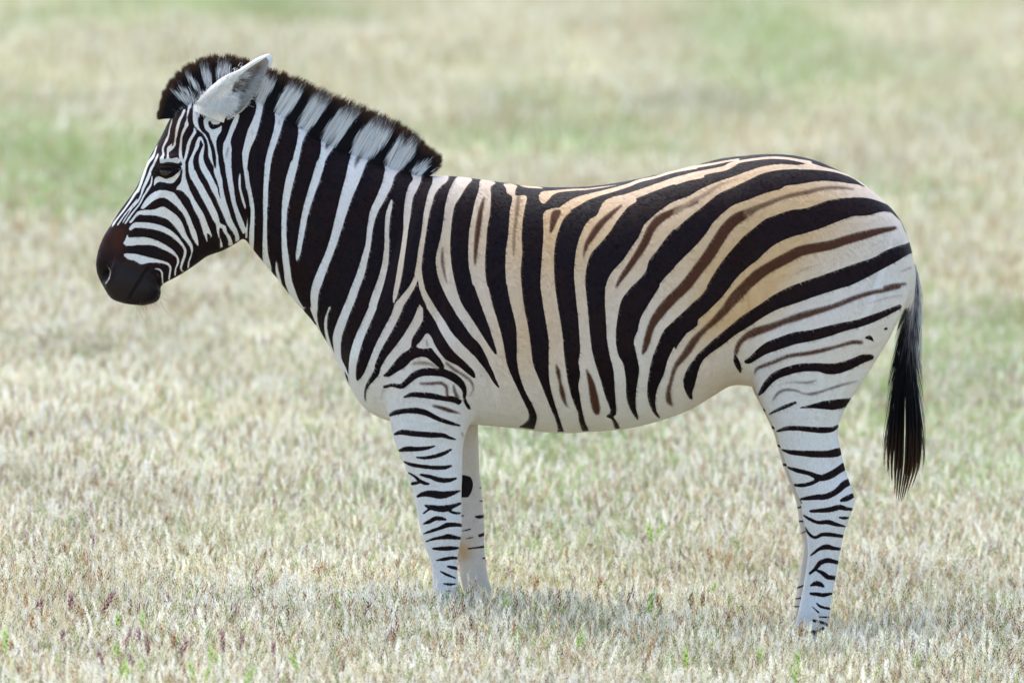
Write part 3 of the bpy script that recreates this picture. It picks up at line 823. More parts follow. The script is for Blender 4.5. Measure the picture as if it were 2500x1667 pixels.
def coat_material(name, fur=True):
    M = NT(name)
    tc = M.n('ShaderNodeTexCoord').outputs['Object']
    mp = M.n('ShaderNodeMapping')
    mp.inputs['Scale'].default_value = (1, 1, 0.35)
    M.t.links.new(tc, mp.inputs['Vector'])
    fine = M.noise(330, mp.outputs[0], 3, 0.6)
    coarse = M.noise(14, tc, 3, 0.55)
    d = M.attr('dark').outputs['Fac']
    d2 = M.math('ADD', d, M.math('MULTIPLY', M.math('SUBTRACT', fine, 0.5), 0.55))
    D = M.step(d2, 0.34, 0.66)
    edge = M.math('MULTIPLY', M.math('SUBTRACT', 1.0, M.math('ABSOLUTE', M.math('SUBTRACT', M.math('MULTIPLY', d, 2.0), 1.25)), clamp=True), 0.55)
    dk = M.mix(edge, M.attr('dark_hair').outputs['Color'], (.050, .020, .010))
    dk = M.mix(M.math('MULTIPLY', M.step(M.noise(9, tc, 4, 0.6), 0.42, 0.7), 0.6), dk, (.017, .0050, .0038))
    lt = M.attr('light_hair').outputs['Color']
    sp = M.math('MULTIPLY', M.math('SUBTRACT', fine, 0.5), 0.9)
    lt2 = M.mix(M.math('MULTIPLY', M.step(M.math('ADD', fine, M.math('MULTIPLY', coarse, 0.3)), 0.5, 0.95), 0.45), lt, (.44, .32, .22))
    bn = M.attr('brown').outputs['Fac']
    b2 = M.math('ADD', bn, M.math('MULTIPLY', sp, bn))
    lt3 = M.mix(M.math('MULTIPLY', M.step(b2, 0.08, 0.85), 0.985), lt2, (.070, .022, .010))
    base = M.mix(D, lt3, dk)
    M.put(M.bsdf.inputs['Base Color'], base)
    sk = M.attr('skin').outputs['Fac']
    rough = M.math('SUBTRACT', 0.62, M.math('MULTIPLY', sk, 0.12))
    M.put(M.bsdf.inputs['Roughness'], rough)
    M.put(M.bsdf.inputs['Specular IOR Level'], M.math('ADD', 0.10, M.math('MULTIPLY', sk, 0.12)))
    bmp = M.n('ShaderNodeBump')
    bmp.inputs['Strength'].default_value = 0.10
    bmp.inputs['Distance'].default_value = 0.002
    M.t.links.new(fine, bmp.inputs['Height'])
    M.t.links.new(bmp.outputs[0], M.bsdf.inputs['Normal'])
    return M.m


MAT_COAT = coat_material('striped_coat')
zebra = bpy.data.objects.new('zebra', None)
COL.objects.link(zebra)
zebra.empty_display_size = 0.2
tag(zebra, 'black and white striped zebra standing side on in the dry grass, facing left', 'zebra')
body = link('body', body_me, (MAT_COAT,), zebra)

# ---- short hair lying on the skin: one thin blade each, coloured by the pattern under its root
nf = 260000
pick = rng.integers(0, nv, nf)
lg = np.where(px[pick, 1] > 1050, 0.55, 1.0) * np.where(px[pick, 0] < 620, 0.6, 1.0)
keep = (real_px[pick, 1] < 1580) & (np.hypot(px[pick, 0] - 411, (px[pick, 1] - 415) * 1.5) > 34) & (skin[pick] < 0.6)
pick, lg = pick[keep], lg[keep]
p0, n0 = co[pick], nr[pick]
hx = px[pick, 0]; hy = px[pick, 1]
flow = np.stack([np.where(hx < 620, -0.5, 0.55), np.zeros(len(pick)), np.where(hy > 1050, -1.2, -0.55)], -1)
flow[:, 2] = np.where(hx < 620, -0.9, flow[:, 2])
flow += rng.normal(0, 0.16, flow.shape)
flow -= n0 * (flow * n0).sum(1, keepdims=True)
flow /= np.linalg.norm(flow, axis=1, keepdims=True) + 1e-9
ln = (0.0095 * lg * (0.7 + 0.6 * rng.random(len(pick))))[:, None]
sdv = np.cross(n0, flow) * 0.00045
Vf = np.stack([p0 + sdv, p0 - sdv, p0 + flow * ln + n0 * ln * 0.13], 1).reshape(-1, 3)
Ff = np.arange(len(Vf)).reshape(-1, 3)
DD = np.clip((dark[pick] - 0.35) / 0.3, 0, 1)[:, None]
BB = (np.clip(brown[pick] * 1.25, 0, 1) ** 1.3 * 0.985)[:, None]
sh = (0.80 + 0.28 * rng.random(len(pick)))[:, None]
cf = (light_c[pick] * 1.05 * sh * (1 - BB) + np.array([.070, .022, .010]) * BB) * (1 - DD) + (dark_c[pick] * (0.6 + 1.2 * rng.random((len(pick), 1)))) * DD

# ---------------------------------------------------------------- hair, ears, eyes, hooves
def ribbons(paths, width, face=None):
    """paths n x k x 3, width n x k: one flat tapering ribbon each; returns verts, quads"""
    n, k, _ = paths.shape
    t = np.gradient(paths, axis=1)
    r = rng.normal(size=(n, 1, 3))
    side = np.cross(t, r)
    side /= np.linalg.norm(side, axis=2, keepdims=True) + 1e-9
    if face is not None:                             # turn the flat side towards where the coat faces
        side = np.cross(face[:, None, :] + 0 * t, t) + side * 0.35 * np.linalg.norm(t, axis=2, keepdims=True)
        side /= np.linalg.norm(side, axis=2, keepdims=True) + 1e-9
    A = paths - side * width[..., None] * 0.5
    B = paths + side * width[..., None] * 0.5
    V = np.stack([A, B], 2).reshape(-1, 3)
    i, j = np.meshgrid(np.arange(n), np.arange(k - 1), indexing='ij')
    b = (i * k + j) * 2
    F = np.stack([b, b + 1, b + 3, b + 2], -1).reshape(-1, 4)
    return V, F


def hair_material(name, rough=0.5, spec=0.25):
    M = NT(name)
    c = M.attr('tint').outputs['Color']
    M.put(M.bsdf.inputs['Base Color'], c)
    M.bsdf.inputs['Roughness'].default_value = rough
    M.bsdf.inputs['Specular IOR Level'].default_value = spec
    out = M.t.nodes['Material Output']
    tr = M.n('ShaderNodeBsdfTranslucent'); mx = M.n('ShaderNodeMixShader')
    M.put(tr.inputs[0], c); mx.inputs[0].default_value = 0.4
    M.t.links.new(M.bsdf.outputs[0], mx.inputs[1]); M.t.links.new(tr.outputs[0], mx.inputs[2])
    M.t.links.new(mx.outputs[0], out.inputs['Surface'])
    return M.m


MAT_HAIR = hair_material('hair', 0.6, 0.15)
fm = mesh_np('fur', Vf, [Ff])
cattr(fm, 'tint', np.repeat(cf, 3, axis=0))
# the blades take the shading of the skin they lie on
fm.polygons.foreach_set('use_smooth', np.ones(len(fm.polygons), bool))
fm.normals_split_custom_set_from_vertices(np.repeat(n0, 3, axis=0).astype(np.float32))
fo = link('fur', fm, (hair_material('fur', 0.7, 0.08),), body)
fo['kind'] = 'stuff'


def hair_object(name, paths, width, colours, parent, kind=None, face=None):
    V, F = ribbons(paths, width, face)
    if face is not None:
        e1, e2 = V[F[:, 1]] - V[F[:, 0]], V[F[:, 2]] - V[F[:, 1]]
        k = paths.shape[1]
        fl = (np.cross(e1, e2) * np.repeat(face, k - 1, 0)).sum(1) < 0
        F[fl] = F[fl][:, ::-1]
    me = mesh_np(name, V, [F])
    if face is not None:
        me.polygons.foreach_set('use_smooth', np.ones(len(me.polygons), bool))
        me.normals_split_custom_set_from_vertices(np.repeat(face, paths.shape[1] * 2, 0).astype(np.float32))
    cattr(me, 'tint', np.repeat(colours.reshape(-1, 3), 2, axis=0))
    o = link(name, me, (MAT_HAIR,), parent)
    if kind: o['kind'] = kind
    return o


def along(ctrl, u):
    """Catmull-Rom through rows of ctrl at parameters u in 0..1"""
    ctrl = np.asarray(ctrl, float)
    n = len(ctrl)
    x = np.clip(u, 0, 0.99999) * (n - 1)
    i = x.astype(int)
    t = (x - i)[:, None]
    b, c = ctrl[i], ctrl[i + 1]
    a, d = ctrl[np.maximum(i - 1, 0)], ctrl[np.minimum(i + 2, n - 1)]
    m1, m2 = (c - a) / 2, (d - b) / 2
    return (2 * t**3 - 3 * t**2 + 1) * b + (t**3 - 2 * t**2 + t) * m1 + (-2 * t**3 + 3 * t**2) * c + (t**3 - t**2) * m2


MANE = [(421, 290, 381, 284), (424, 284, 385, 268), (435, 274, 392, 240), (447, 264, 401, 214), (460, 256, 417, 191),
        (478, 247, 439, 168), (493, 238, 465, 150), (510, 230, 499, 136), (530, 226, 534, 131), (555, 224, 571, 132),
        (590, 230, 614, 144), (625, 242, 660, 164), (660, 264, 705, 175), (695, 287, 754, 196), (740, 315, 805, 218),
        (790, 345, 856, 241), (840, 368, 907, 261), (890, 387, 945, 279), (930, 402, 984, 298), (965, 415, 1018, 323),
        (995, 423, 1044, 351), (1018, 429, 1078, 375), (1034, 432, 1072, 397), (1042, 434, 1060, 412)]
MN, MK = 17000, 10


def mane():
    u = rng.random(MN)
    c = along(MANE, u)
    q = rng.random(MN) * 2 - 1                       # across the crest, -1 .. 1
    ybase = q * 0.021
    ytip = q * 0.009 + rng.normal(0, 0.003, MN)
    tuft = 0.5 + 0.5 * np.sin(u * 300 + 2 * np.sin(u * 77)) * 0.6
    L = (1.07 - 0.14 * rng.random(MN) - 0.12 * tuft - 0.14 * rng.random(MN) ** 6) * (1 - 0.10 * q * q)
    L[rng.random(MN) < 0.02] *= 1.06
    lean = rng.normal(0, 5.0, MN) + 9 * np.sin(u * 140 + np.sin(u * 61)) * 0.35
    d = c[:, 2:] - c[:, :2]
    n_ = np.hypot(d[:, 0], d[:, 1])[:, None]
    tang = np.stack([-d[:, 1], d[:, 0]], -1) / n_
    s = np.linspace(0, 1, MK)
    start = -0.06 - 0.18 * np.abs(q)                 # outer hairs root lower on the side of the neck
    pxs = np.zeros((MN, MK, 2)); ys = np.zeros((MN, MK))
    for k, t in enumerate(s):
        r = start + (L - start) * t
        pxs[:, k] = c[:, :2] + d * r[:, None] + tang * (lean * t * t)[:, None]
        ys[:, k] = ybase * (1 - t) + ytip * t
    pts = P(pxs[..., 0], pxs[..., 1], ys)
    w = np.array([1.7, 1.8, 1.8, 1.7, 1.6, 1.5, 1.4, 1.2, .9, .25])[None] * 1e-3 * (0.8 + 0.4 * rng.random((MN, 1)))
    jit = rng.normal(0, 1, (MN, 1)) * 8 / np.maximum(n_, 1)
    sm = pxs + d[:, None] * jit[..., None]
    # a hair keeps the colour of its own root, so spread the sample a little sideways too
    sm = sm + rng.normal(0, 2.2, (MN, 1, 2))
    dk = sample(COAT, sm.reshape(-1, 2)).reshape(MN, MK)
    bn = sample(COATB, sm.reshape(-1, 2)).reshape(MN, MK)
    dk = np.clip((dk - 0.3) / 0.4, 0, 1)
    tipb = np.clip((s[None] * 1.0 - 0.80 + rng.normal(0, 0.03, (MN, 1))) * 8, 0, 1)
    dk = np.maximum(dk, tipb * (rng.random((MN, 1)) < 0.9))
    light = np.array([.90, .88, .86]) * (0.55 + 0.5 * rng.random((MN, 1, 1)) ** 0.6)
    darkc = np.array([.010, .008, .010]) + np.array([.075, .034, .012]) * (tipb * s[None] ** 3)[..., None]
    light = light * (1 - 0.75 * bn[..., None])
    col = light * (1 - dk[..., None]) + darkc * dk[..., None]
    face = np.stack([rng.normal(0, .25, MN) + 0.1, np.where(q + rng.normal(0, .15, MN) > 0, 1.0, -1.0), 0.25 + rng.normal(0, .2, MN)], -1)
    hair_object('mane', pts, w, col, zebra, face=face / np.linalg.norm(face, axis=1, keepdims=True))


mane()

TAIL = [(2231, 645, 8), (2234, 700, 14), (2229, 755, 22), (2220, 811, 29), (2214, 870, 33), (2211, 921, 36), (2210, 965, 38),
        (2209, 1059, 43), (2206, 1135, 40), (2199, 1190, 26), (2194, 1228, 15)]


def tail():
    N, K = 4000, 9
    u0 = rng.random(N) ** 1.6 * 0.62
    u1 = np.minimum(u0 + 0.10 + 0.42 * u0 + rng.random(N) * 0.15, 1.0)
    long_ = rng.random(N) < 0.55
    u0 = np.where(long_, 0.30 + 0.35 * rng.random(N), u0)
    u1 = np.where(long_, 0.80 + 0.20 * rng.random(N) ** 1.5, u1)
    v = np.clip(rng.normal(0, 0.48, N), -1, 1)
    # towards the end the hair hangs in separate locks
    lock = (np.round((v + 1) * 4.5) / 4.5 - 1) * 1.1 + rng.normal(0, 0.022, N)
    u1 = np.minimum(u1, 1.0 - 0.15 * np.abs(lock) ** 1.5 - 0.05 * rng.random(N) + 0.03 * np.sin(lock * 23))
    ph = rng.random(N) * 2 * np.pi
    yv = rng.normal(0, 0.5, N)
    pts = np.zeros((N, K, 3)); cols = np.zeros((N, K, 3))
    for k in range(K):
        t = k / (K - 1)
        u = u0 + (u1 - u0) * t
        c = along(TAIL, u)
        g = np.clip((u - 0.42) / 0.28, 0, 1)
        vv = v * (1 - g) + (lock + 0.05 * np.sin(ph + 9 * u)) * g
        flare = np.where(long_, 0, 1) * t ** 1.6 * np.sign(v) * 0.30
        root = (1 - t) ** 2
        X = c[:, 0] + 0.87 * c[:, 2] * (vv * (1 - 0.5 * root) + flare) + 1.2 * np.sin(ph + 5 * u)
        Y = yv * c[:, 2] * U * 0.55 * (1 - 0.5 * root) - 0.004
        pts[:, k] = P(X, c[:, 1], Y)
        side = (X - c[:, 0]) / c[:, 2]
        pale = np.clip(1.35 - u * 3.3 + 0.6 * side + rng.normal(0, 0.18, N), 0, 1) * (rng.random(N) < 0.8) * 0.9
        tip = np.clip((u - 0.66) * 3.2, 0, 1)
        base = np.array([.010, .010, .014])[None] * (1 - tip[:, None]) + np.array([.20, .10, .045])[None] * tip[:, None]
        cols[:, k] = base * (1 - pale[:, None]) + np.array([.60, .59, .62])[None] * pale[:, None]
    w = np.array([1.5, 1.7, 1.7, 1.7, 1.6, 1.5, 1.3, 1.0, 0.3])[None] * 1e-3 * (0.7 + 0.5 * rng.random((N, 1)))
    hair_object('tail', pts, w, cols, zebra)


tail()


def ear(sgn):
    st = [(476, 268, 548, 296, 556, 290, .027), (489, 240, 558, 264, 592, 268, .030), (519, 210, 566, 228, 614, 238, .030),
          (547, 188, 575, 197, 630, 212, .026), (585, 170, 594, 174, 644, 188, .020), (612, 152, 618, 157, 651, 166, .013),
          (632, 141, 636, 147, 656, 152, .007), (650, 135, 651, 138, 656, 143, .002)]
    st = np.array(st, float)
    st = along(st, np.linspace(0, 1, 34))
    rows = []
    nseg = 22
    for k, (fx, fy, rx, ry, bx, by, dd) in enumerate(st):
        yc = -0.060 - 0.016 * k / 33
        ctl = np.array([(rx, ry, -.95 * dd), (rx * .6 + fx * .4, ry * .6 + fy * .4, -1.15 * dd), (rx * .2 + fx * .8, ry * .2 + fy * .8, -.9 * dd),
                        (fx, fy, -.1 * dd), (fx * .8 + bx * .2, fy * .8 + by * .2, .75 * dd), (fx * .45 + bx * .55, fy * .45 + by * .55, 1.0 * dd),
                        (fx * .15 + bx * .85, fy * .15 + by * .85, .6 * dd), (bx, by, .05 * dd)])
        q = along(ctl, np.linspace(0, 1, nseg))
        rows.append(np.concatenate([P(q[:, 0], q[:, 1], 0.0)[:, [0, 2]], (yc + q[:, 2])[:, None]], 1))
    R = np.array(rows)
    V = np.stack([R[..., 0], R[..., 2], R[..., 1]], -1)
    m, n = V.shape[:2]
    gu = np.gradient(V, axis=0); gv = np.gradient(V, axis=1)
    N = np.cross(gu, gv); N /= np.linalg.norm(N, axis=2, keepdims=True) + 1e-9
    if N[m // 2, 2, 1] > 0: N = -N                    # outwards at the camera-side wall
    th = (0.0026 * np.sin(np.linspace(0.12, 1, m) * math.pi * 0.97) + 0.0006)[:, None, None]
    outer, inner_ = V + N * th, V - N * th
    edge = np.zeros((m, n))
    vv = np.linspace(0, 1, n)[None].repeat(m, 0)
    uu = np.linspace(0, 1, m)[:, None].repeat(n, 1)
    pxy = to_px(V.reshape(-1, 3))
    A = outer.reshape(-1, 3); B = inner_.reshape(-1, 3)
    i, j = np.meshgrid(np.arange(m - 1), np.arange(n - 1), indexing='ij')
    a = i * n + j
    Fo = np.stack([a, a + 1, a + n + 1, a + n], -1).reshape(-1, 4)
    Fi = Fo[:, ::-1] + m * n
    k = np.arange(m - 1)
    e1 = np.stack([k * n, (k + 1) * n, (k + 1) * n + m * n, k * n + m * n], -1)
    e2 = np.stack([(k + 1) * n + n - 1, k * n + n - 1, k * n + n - 1 + m * n, (k + 1) * n + n - 1 + m * n], -1)
    k = np.arange(n - 1)
    t0 = (m - 1) * n
    e3 = np.stack([t0 + k, t0 + k + 1, t0 + k + 1 + m * n, t0 + k + m * n], -1)
    VV_ = np.vstack([A, B])
    if sgn > 0:
        VV_ = VV_ * np.array([1, -1, 1]) + np.array([0.008, 0, 0])
    me = mesh_np('ear', VV_, [np.vstack([Fo, Fi, e1, e2, e3])])
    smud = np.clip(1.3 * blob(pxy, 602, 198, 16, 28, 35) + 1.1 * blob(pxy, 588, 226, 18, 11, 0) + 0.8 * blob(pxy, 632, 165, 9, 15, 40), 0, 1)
    lc_o = np.array([.74, .71, .67])[None] * np.ones((m * n, 1))
    rim = (np.clip(1 - vv / 0.06, 0, 1) + np.clip((vv - 0.97) / 0.03, 0, 1)).ravel()[:, None] * np.clip(uu.ravel() * 2, 0, 1)[:, None]
    lc_o = lc_o * (1 - 0.8 * rim) + np.array([.16, .08, .05]) * 0.8 * rim
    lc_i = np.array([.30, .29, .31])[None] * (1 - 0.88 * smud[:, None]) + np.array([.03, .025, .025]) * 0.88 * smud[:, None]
    cattr(me, 'light_hair', np.vstack([lc_o, lc_i]))
    cattr(me, 'dark_hair', np.full((2 * m * n, 3), 0.01))
    fattr(me, 'dark', np.zeros(2 * m * n)); fattr(me, 'brown', np.zeros(2 * m * n)); fattr(me, 'skin', np.zeros(2 * m * n))
    o = link('ear', me, (MAT_COAT,), zebra)
    # soft hair of the ear: on the root, over the opening, and inside it
    pa, wa, ca = [], [], []
    specs = [(600, (497, 262), (556, 248), 8, 19, (0.45, 0.75), (.88, .86, .83)),     # root fluff, hanging down-back
             (420, (545, 274), (568, 232), 6, 20, (0.9, 0.25), (.88, .86, .84)),        # over the opening
             (220, (574, 245), (598, 178), 3, 18, (1.0, 0.1), (.62, .60, .58)),
             (700, (480, 258), (585, 178), 7, 14, (0.62, -0.62), (.88, .85, .80)),     # lying along the back of the ear
             (500, (600, 252), (640, 190), 6, 16, (-0.9, -0.2), (.55, .54, .54))]
    for cnt, p0, p1, sp, ln, dr, cl in specs:
        t = rng.random(cnt)
        bx = p0[0] + (p1[0] - p0[0]) * t + rng.normal(0, sp, cnt)
        by = p0[1] + (p1[1] - p0[1]) * t + rng.normal(0, sp, cnt)
        l = ln * (0.5 + 0.8 * rng.random(cnt))
        an = math.atan2(dr[1], dr[0]) + rng.normal(0, 0.3, cnt)
        # root on the ear's nearest surface point
        flat = VV_[: m * n] if sgn < 0 else VV_[: m * n] * np.array([1, -1, 1])
        fp = pxy
        yb = np.empty(cnt)
        for c0 in range(cnt):
            dd_ = np.hypot(fp[:, 0] - bx[c0], fp[:, 1] - by[c0])
            cand = np.argsort(dd_)[:6]
            yb[c0] = A[cand, 1].min() if dd_[cand[0]] < 8 else -0.07
        kk = 5
        path = np.zeros((cnt, kk, 3))
        for q in range(kk):
            s = q / (kk - 1)
            X = bx + np.cos(an) * l * s; Z = by + np.sin(an) * l * s + 2.5 * s * s
            path[:, q] = P(X, Z, yb - 0.002 - 0.006 * math.sin(s * 2.2))
        if sgn > 0:
            path = path * np.array([1, -1, 1])
        pa.append(path); wa.append(np.tile(np.array([1.1, 1.1, 0.9, 0.7, 0.2]) * 1e-3, (cnt, 1)))
        ca.append(np.ones((cnt, kk, 3)) * np.array(cl) * (0.7 + 0.4 * rng.random((cnt, 1, 1))))
    nt = sum(len(q) for q in pa)
    fc = np.stack([rng.normal(0, .25, nt), np.full(nt, float(sgn)), 0.3 + rng.normal(0, .2, nt)], -1)
    hair_object('ear_tuft', np.vstack(pa), np.vstack(wa), np.vstack(ca), o, face=fc / np.linalg.norm(fc, axis=1, keepdims=True))
    return o


ear(-1)
ear(1)


def surface_y(x, y, r=5):
    m = (np.hypot(px[:, 0] - x, px[:, 1] - y) < r) & (co[:, 1] < 0)
    return co[m, 1].min() if m.any() else -0.09


def tube(name, ctrl, mat, parent, n=24, ring=8, cols=None):
    c = along(ctrl, np.linspace(0, 1, n))          # x y z r
    t = np.gradient(c[:, :3], axis=0); t /= np.linalg.norm(t, axis=1, keepdims=True)
    a = np.cross(t, [0, 1, 0]); a /= np.linalg.norm(a, axis=1, keepdims=True)
    b = np.cross(t, a)
    ph = np.arange(ring) / ring * 2 * np.pi
    V = c[:, None, :3] + c[:, None, 3:4] * (np.cos(ph)[None, :, None] * a[:, None] + np.sin(ph)[None, :, None] * b[:, None])
    i, j = np.meshgrid(np.arange(n - 1), np.arange(ring), indexing='ij')
    j2 = (j + 1) % ring
    F = np.stack([i * ring + j, i * ring + j2, (i + 1) * ring + j2, (i + 1) * ring + j], -1).reshape(-1, 4)
    me = mesh_np(name, V.reshape(-1, 3), [F])
    return link(name, me, (mat,), parent)


M = NT('eye_surface')
M.bsdf.inputs['Base Color'].default_value = (.012, .006, .004, 1)
M.bsdf.inputs['Roughness'].default_value = 0.2
M.bsdf.inputs['Specular IOR Level'].default_value = 0.45
MAT_EYE = M.m
M = NT('lid_skin')
M.put(M.bsdf.inputs['Base Color'], M.mix(M.noise(160), (.003, .002, .0015), (.012, .006, .004)))
M.bsdf.inputs['Roughness'].default_value = 0.8
M.bsdf.inputs['Specular IOR Level'].default_value = 0.08
MAT_LID = M.m
ey = surface_y(410, 414)
for sgn in (-1, 1):
    c = P(411, 416, 0.0)
    eb = bpy.data.meshes.new('eyeball')
    bm = bmesh.new()
    bmesh.ops.create_uvsphere(bm, u_segments=32, v_segments=20, radius=0.0225)
    bm.to_mesh(eb); bm.free()
    o = link('eyeball', eb, (MAT_EYE,), zebra)
    o.location = (c[0], -sgn * (ey + 0.0225 - 0.0065) if sgn > 0 else (ey + 0.0225 - 0.0065), c[2])

    def pt(X, Yp, dy, r):
        q = P(N_(X, Yp)[0], N_(X, Yp)[1], 0.0)
        sy = surface_y(*N_(X, Yp))
        return (q[0], (sy + dy) * (-sgn), q[2], r)

    def N_(X, Yp):
        return (330 + X / 7.84, 270 + Yp / 7.84)
    up = [pt(370, 1090, .002, .002), pt(460, 1030, -.001, .0040), pt(600, 1005, -.005, .0055), pt(730, 1010, -.005, .0055),
          pt(830, 1035, -.002, .0042), pt(915, 1075, .002, .002)]
    lo = [pt(380, 1130, .002, .002), pt(470, 1200, .000, .0035), pt(600, 1235, -.003, .0042), pt(720, 1210, -.002, .0040),
          pt(820, 1140, .000, .003), pt(900, 1085, .002, .002)]
    up2 = [pt(400, 1120, .000, .002), pt(480, 1070, -.004, .0052), pt(600, 1066, -.007, .0070), pt(720, 1066, -.007, .0066),
           pt(820, 1060, -.002, .004), pt(900, 1080, .002, .002)]
    l1 = tube('upper_eyelid', up, MAT_LID, zebra)
    tube('lid_fold', up2, MAT_LID, l1)
    tube('lower_eyelid', lo, MAT_LID, zebra)
    nl, kk = 90, 4
    t = rng.random(nl)
    c4 = along(up2, t)
    base = c4[:, :3].copy()
    base[:, 1] += sgn * 0.005 * (1 if sgn > 0 else 1)
    path = np.zeros((nl, kk, 3))
    for q in range(kk):
        s = q / (kk - 1)
        path[:, q] = base + np.stack([(t - 0.6) * 0.006 * s - 0.002 * s, np.full(nl, sgn * 0.010 * s), np.full(nl, -0.012 * s ** 1.5 - 0.002 * s)], -1) * (0.7 + 0.6 * rng.random((nl, 1)))
    hair_object('eyelashes', path, np.tile(np.array([.9, .8, .6, .2]) * 1e-3, (nl, 1)), np.ones((nl, kk, 3)) * 0.012, l1)

# whiskers and the long hairs under the chin
N = 110
bx = 318 + 72 * rng.random(N); by = 700 + 40 * rng.random(N)
kk = 7
path = np.zeros((N, kk, 3)); col = np.zeros((N, kk, 3))
an = rng.normal(math.radians(58), 0.35, N); ln = 25 + 75 * rng.random(N) ** 1.5
sg = np.where(rng.random(N) < 0.5, -1, 1)
for q in range(kk):
    s = q / (kk - 1)
    X = bx + np.cos(an) * ln * s + 6 * s * s; Z = by + np.sin(an) * ln * s + 6 * s * s
    path[:, q] = P(X, Z, sg * (0.030 + 0.016 * s))
    col[:, q] = np.array([.30, .22, .14]) * (0.6 + 0.8 * s)
hair_object('chin_whisker', path, np.tile(np.linspace(0.55, 0.2, kk) * 1e-3, (N, 1)), col, zebra, kind='stuff')

M = NT('hoof_horn')
M.put(M.bsdf.inputs['Base Color'], M.mix(M.noise(60), (.018, .016, .016), (.060, .050, .044)))
M.bsdf.inputs['Roughness'].default_value = 0.5
MAT_HOOF = M.m
for (x0, y0, x1, yc) in ((1912, 1598, 2000, HYN), (1038, 1554, 1116, FYN), (1118, 1538, 1194, FYF), (1902, 1576, 1982, HYF)):
    ribs = [(x0 + 3, y0 - 26, x1 + 1, y0 - 20, yc, .036, 0), (x0 - 3, y0 - 12, x1 + 2, y0 - 10, yc, .040, 0),
            (x0 - 11, y0 + 4, x1 + 3, y0 + 3, yc, .045, 0), (x0 - 11, y0 + 7, x1 + 2, y0 + 6, yc, .044, 0)]
    V, F, T3 = loft(ribs, 4, 28, .9)
    link('hoof', mesh_np('hoof', V, [F, T3]), (MAT_HOOF,), zebra)

# ---------------------------------------------------------------- ground
def axis(a, b, fine, lim, grow=1.25):
    v = list(np.arange(a, b + 1e-6, fine))
    s = fine
    while v[-1] < lim[1]:
        s *= grow; v.append(v[-1] + s)
    s = fine
    while v[0] > lim[0]:
        s *= grow; v.insert(0, v[0] - s)
    return np.array(v)


gx = axis(-8, 8, 0.12, (-900, 900)); gy = axis(-6, 50, 0.15, (-700, 1200))
X, Y = np.meshgrid(gx, gy)
Z = ground_z(X, Y) + 0.006 * np.sin(X * 17 + np.sin(Y * 5) * 2) * np.sin(Y * 13 + X * 3)
nx = len(gx)
i, j = np.meshgrid(np.arange(len(gy) - 1), np.arange(nx - 1), indexing='ij')
a = i * nx + j
F = np.stack([a, a + 1, a + nx + 1, a + nx], -1).reshape(-1, 4)
PATCH_GREEN = (.40, .53, .21)
_rn = np.random.default_rng(3).random((256, 256))


def vnoise(x, y):
    xi, yi = np.floor(x).astype(int), np.floor(y).astype(int)
    fx, fy = x - xi, y - yi
    fx, fy = fx * fx * (3 - 2 * fx), fy * fy * (3 - 2 * fy)
    g = lambda a_, b_: _rn[a_ % 256, b_ % 256]
    return (g(xi, yi) * (1 - fx) + g(xi + 1, yi) * fx) * (1 - fy) + (g(xi, yi + 1) * (1 - fx) + g(xi + 1, yi + 1) * fx) * fy


LUSH = [(150, 100, 130, 22, .7), (100, 260, 220, 60, .75), (350, 230, 120, 40, .7), (300, 330, 150, 22, .6), (650, 100, 100, 25, .6),
        (780, 180, 160, 25, .6), (900, 250, 200, 20, .5), (1100, 130, 150, 30, .55), (1250, 345, 200, 25, .5), (1780, 90, 250, 40, .6),
        (2150, 190, 200, 25, .6), (1000, 15, 300, 22, .7), (1600, 5, 400, 18, .7), (200, 520, 120, 30, .6), (30, 600, 80, 50, .6),
        (620, 790, 150, 35, .7), (680, 900, 55, 14, 1.0), (430, 980, 60, 30, .9), (150, 850, 200, 60, .4), (350, 1060, 180, 45, .55),
        (500, 1090, 60, 25, .7), (100, 1080, 100, 30, .6), (2200, 720, 200, 15, .7), (2250, 790, 150, 20, .6), (2130, 1110, 60, 20, .8),
        (1250, 1090, 60, 30, .8), (1600, 1120, 60, 30, .7), (1420, 1230, 120, 25, .8), (2280, 420, 100, 40, .5), (1480, 1030, 120, 20, .5),
        (1450, 380, 60, 40, .4), (1200, 1190, 120, 25, .5), (2050, 1480, 120, 30, .5), (300, 1440, 60, 20, .5)]


def lush(x, y):
    """how green the sward is at a place of the field"""
    x, y = np.asarray(x, float), np.asarray(y, float)
    n = 0.55 * vnoise(x * 0.55 + 40, y * 0.16 + 9) + 0.3 * vnoise(x * 1.4 + 7, y * 0.5 + 3) + 0.25 * vnoise(x * 3.3, y * 1.6)
    g = 0.06 + np.clip((n - 0.46) * 2.0, 0, 0.65) + 0.30 * np.clip((y + 1) / 22, 0, 1)
    q = to_px(np.stack([x.ravel(), y.ravel(), ground_z(x, y).ravel() + 0.06], -1)) * 0.9408
    e = np.zeros(x.size)
    ok = y.ravel() > -8
    for cx, cy, rx, ry, s in LUSH:
        e = np.maximum(e, s * np.exp(-((q[:, 0] - cx) / rx) ** 2 - ((q[:, 1] - cy) / ry) ** 2))
    return np.clip(np.maximum(g, (e * ok).reshape(x.shape)), 0, 1)


def patches(M, pos, inst=True):
    """slow changes over the field, the same for the soil and for the grass on it"""
    a_ = M.attr('lush')
    if inst: a_.attribute_type = 'INSTANCER'
    return a_.outputs['Fac'], M.noise(1.7, pos, 3, 0.6)


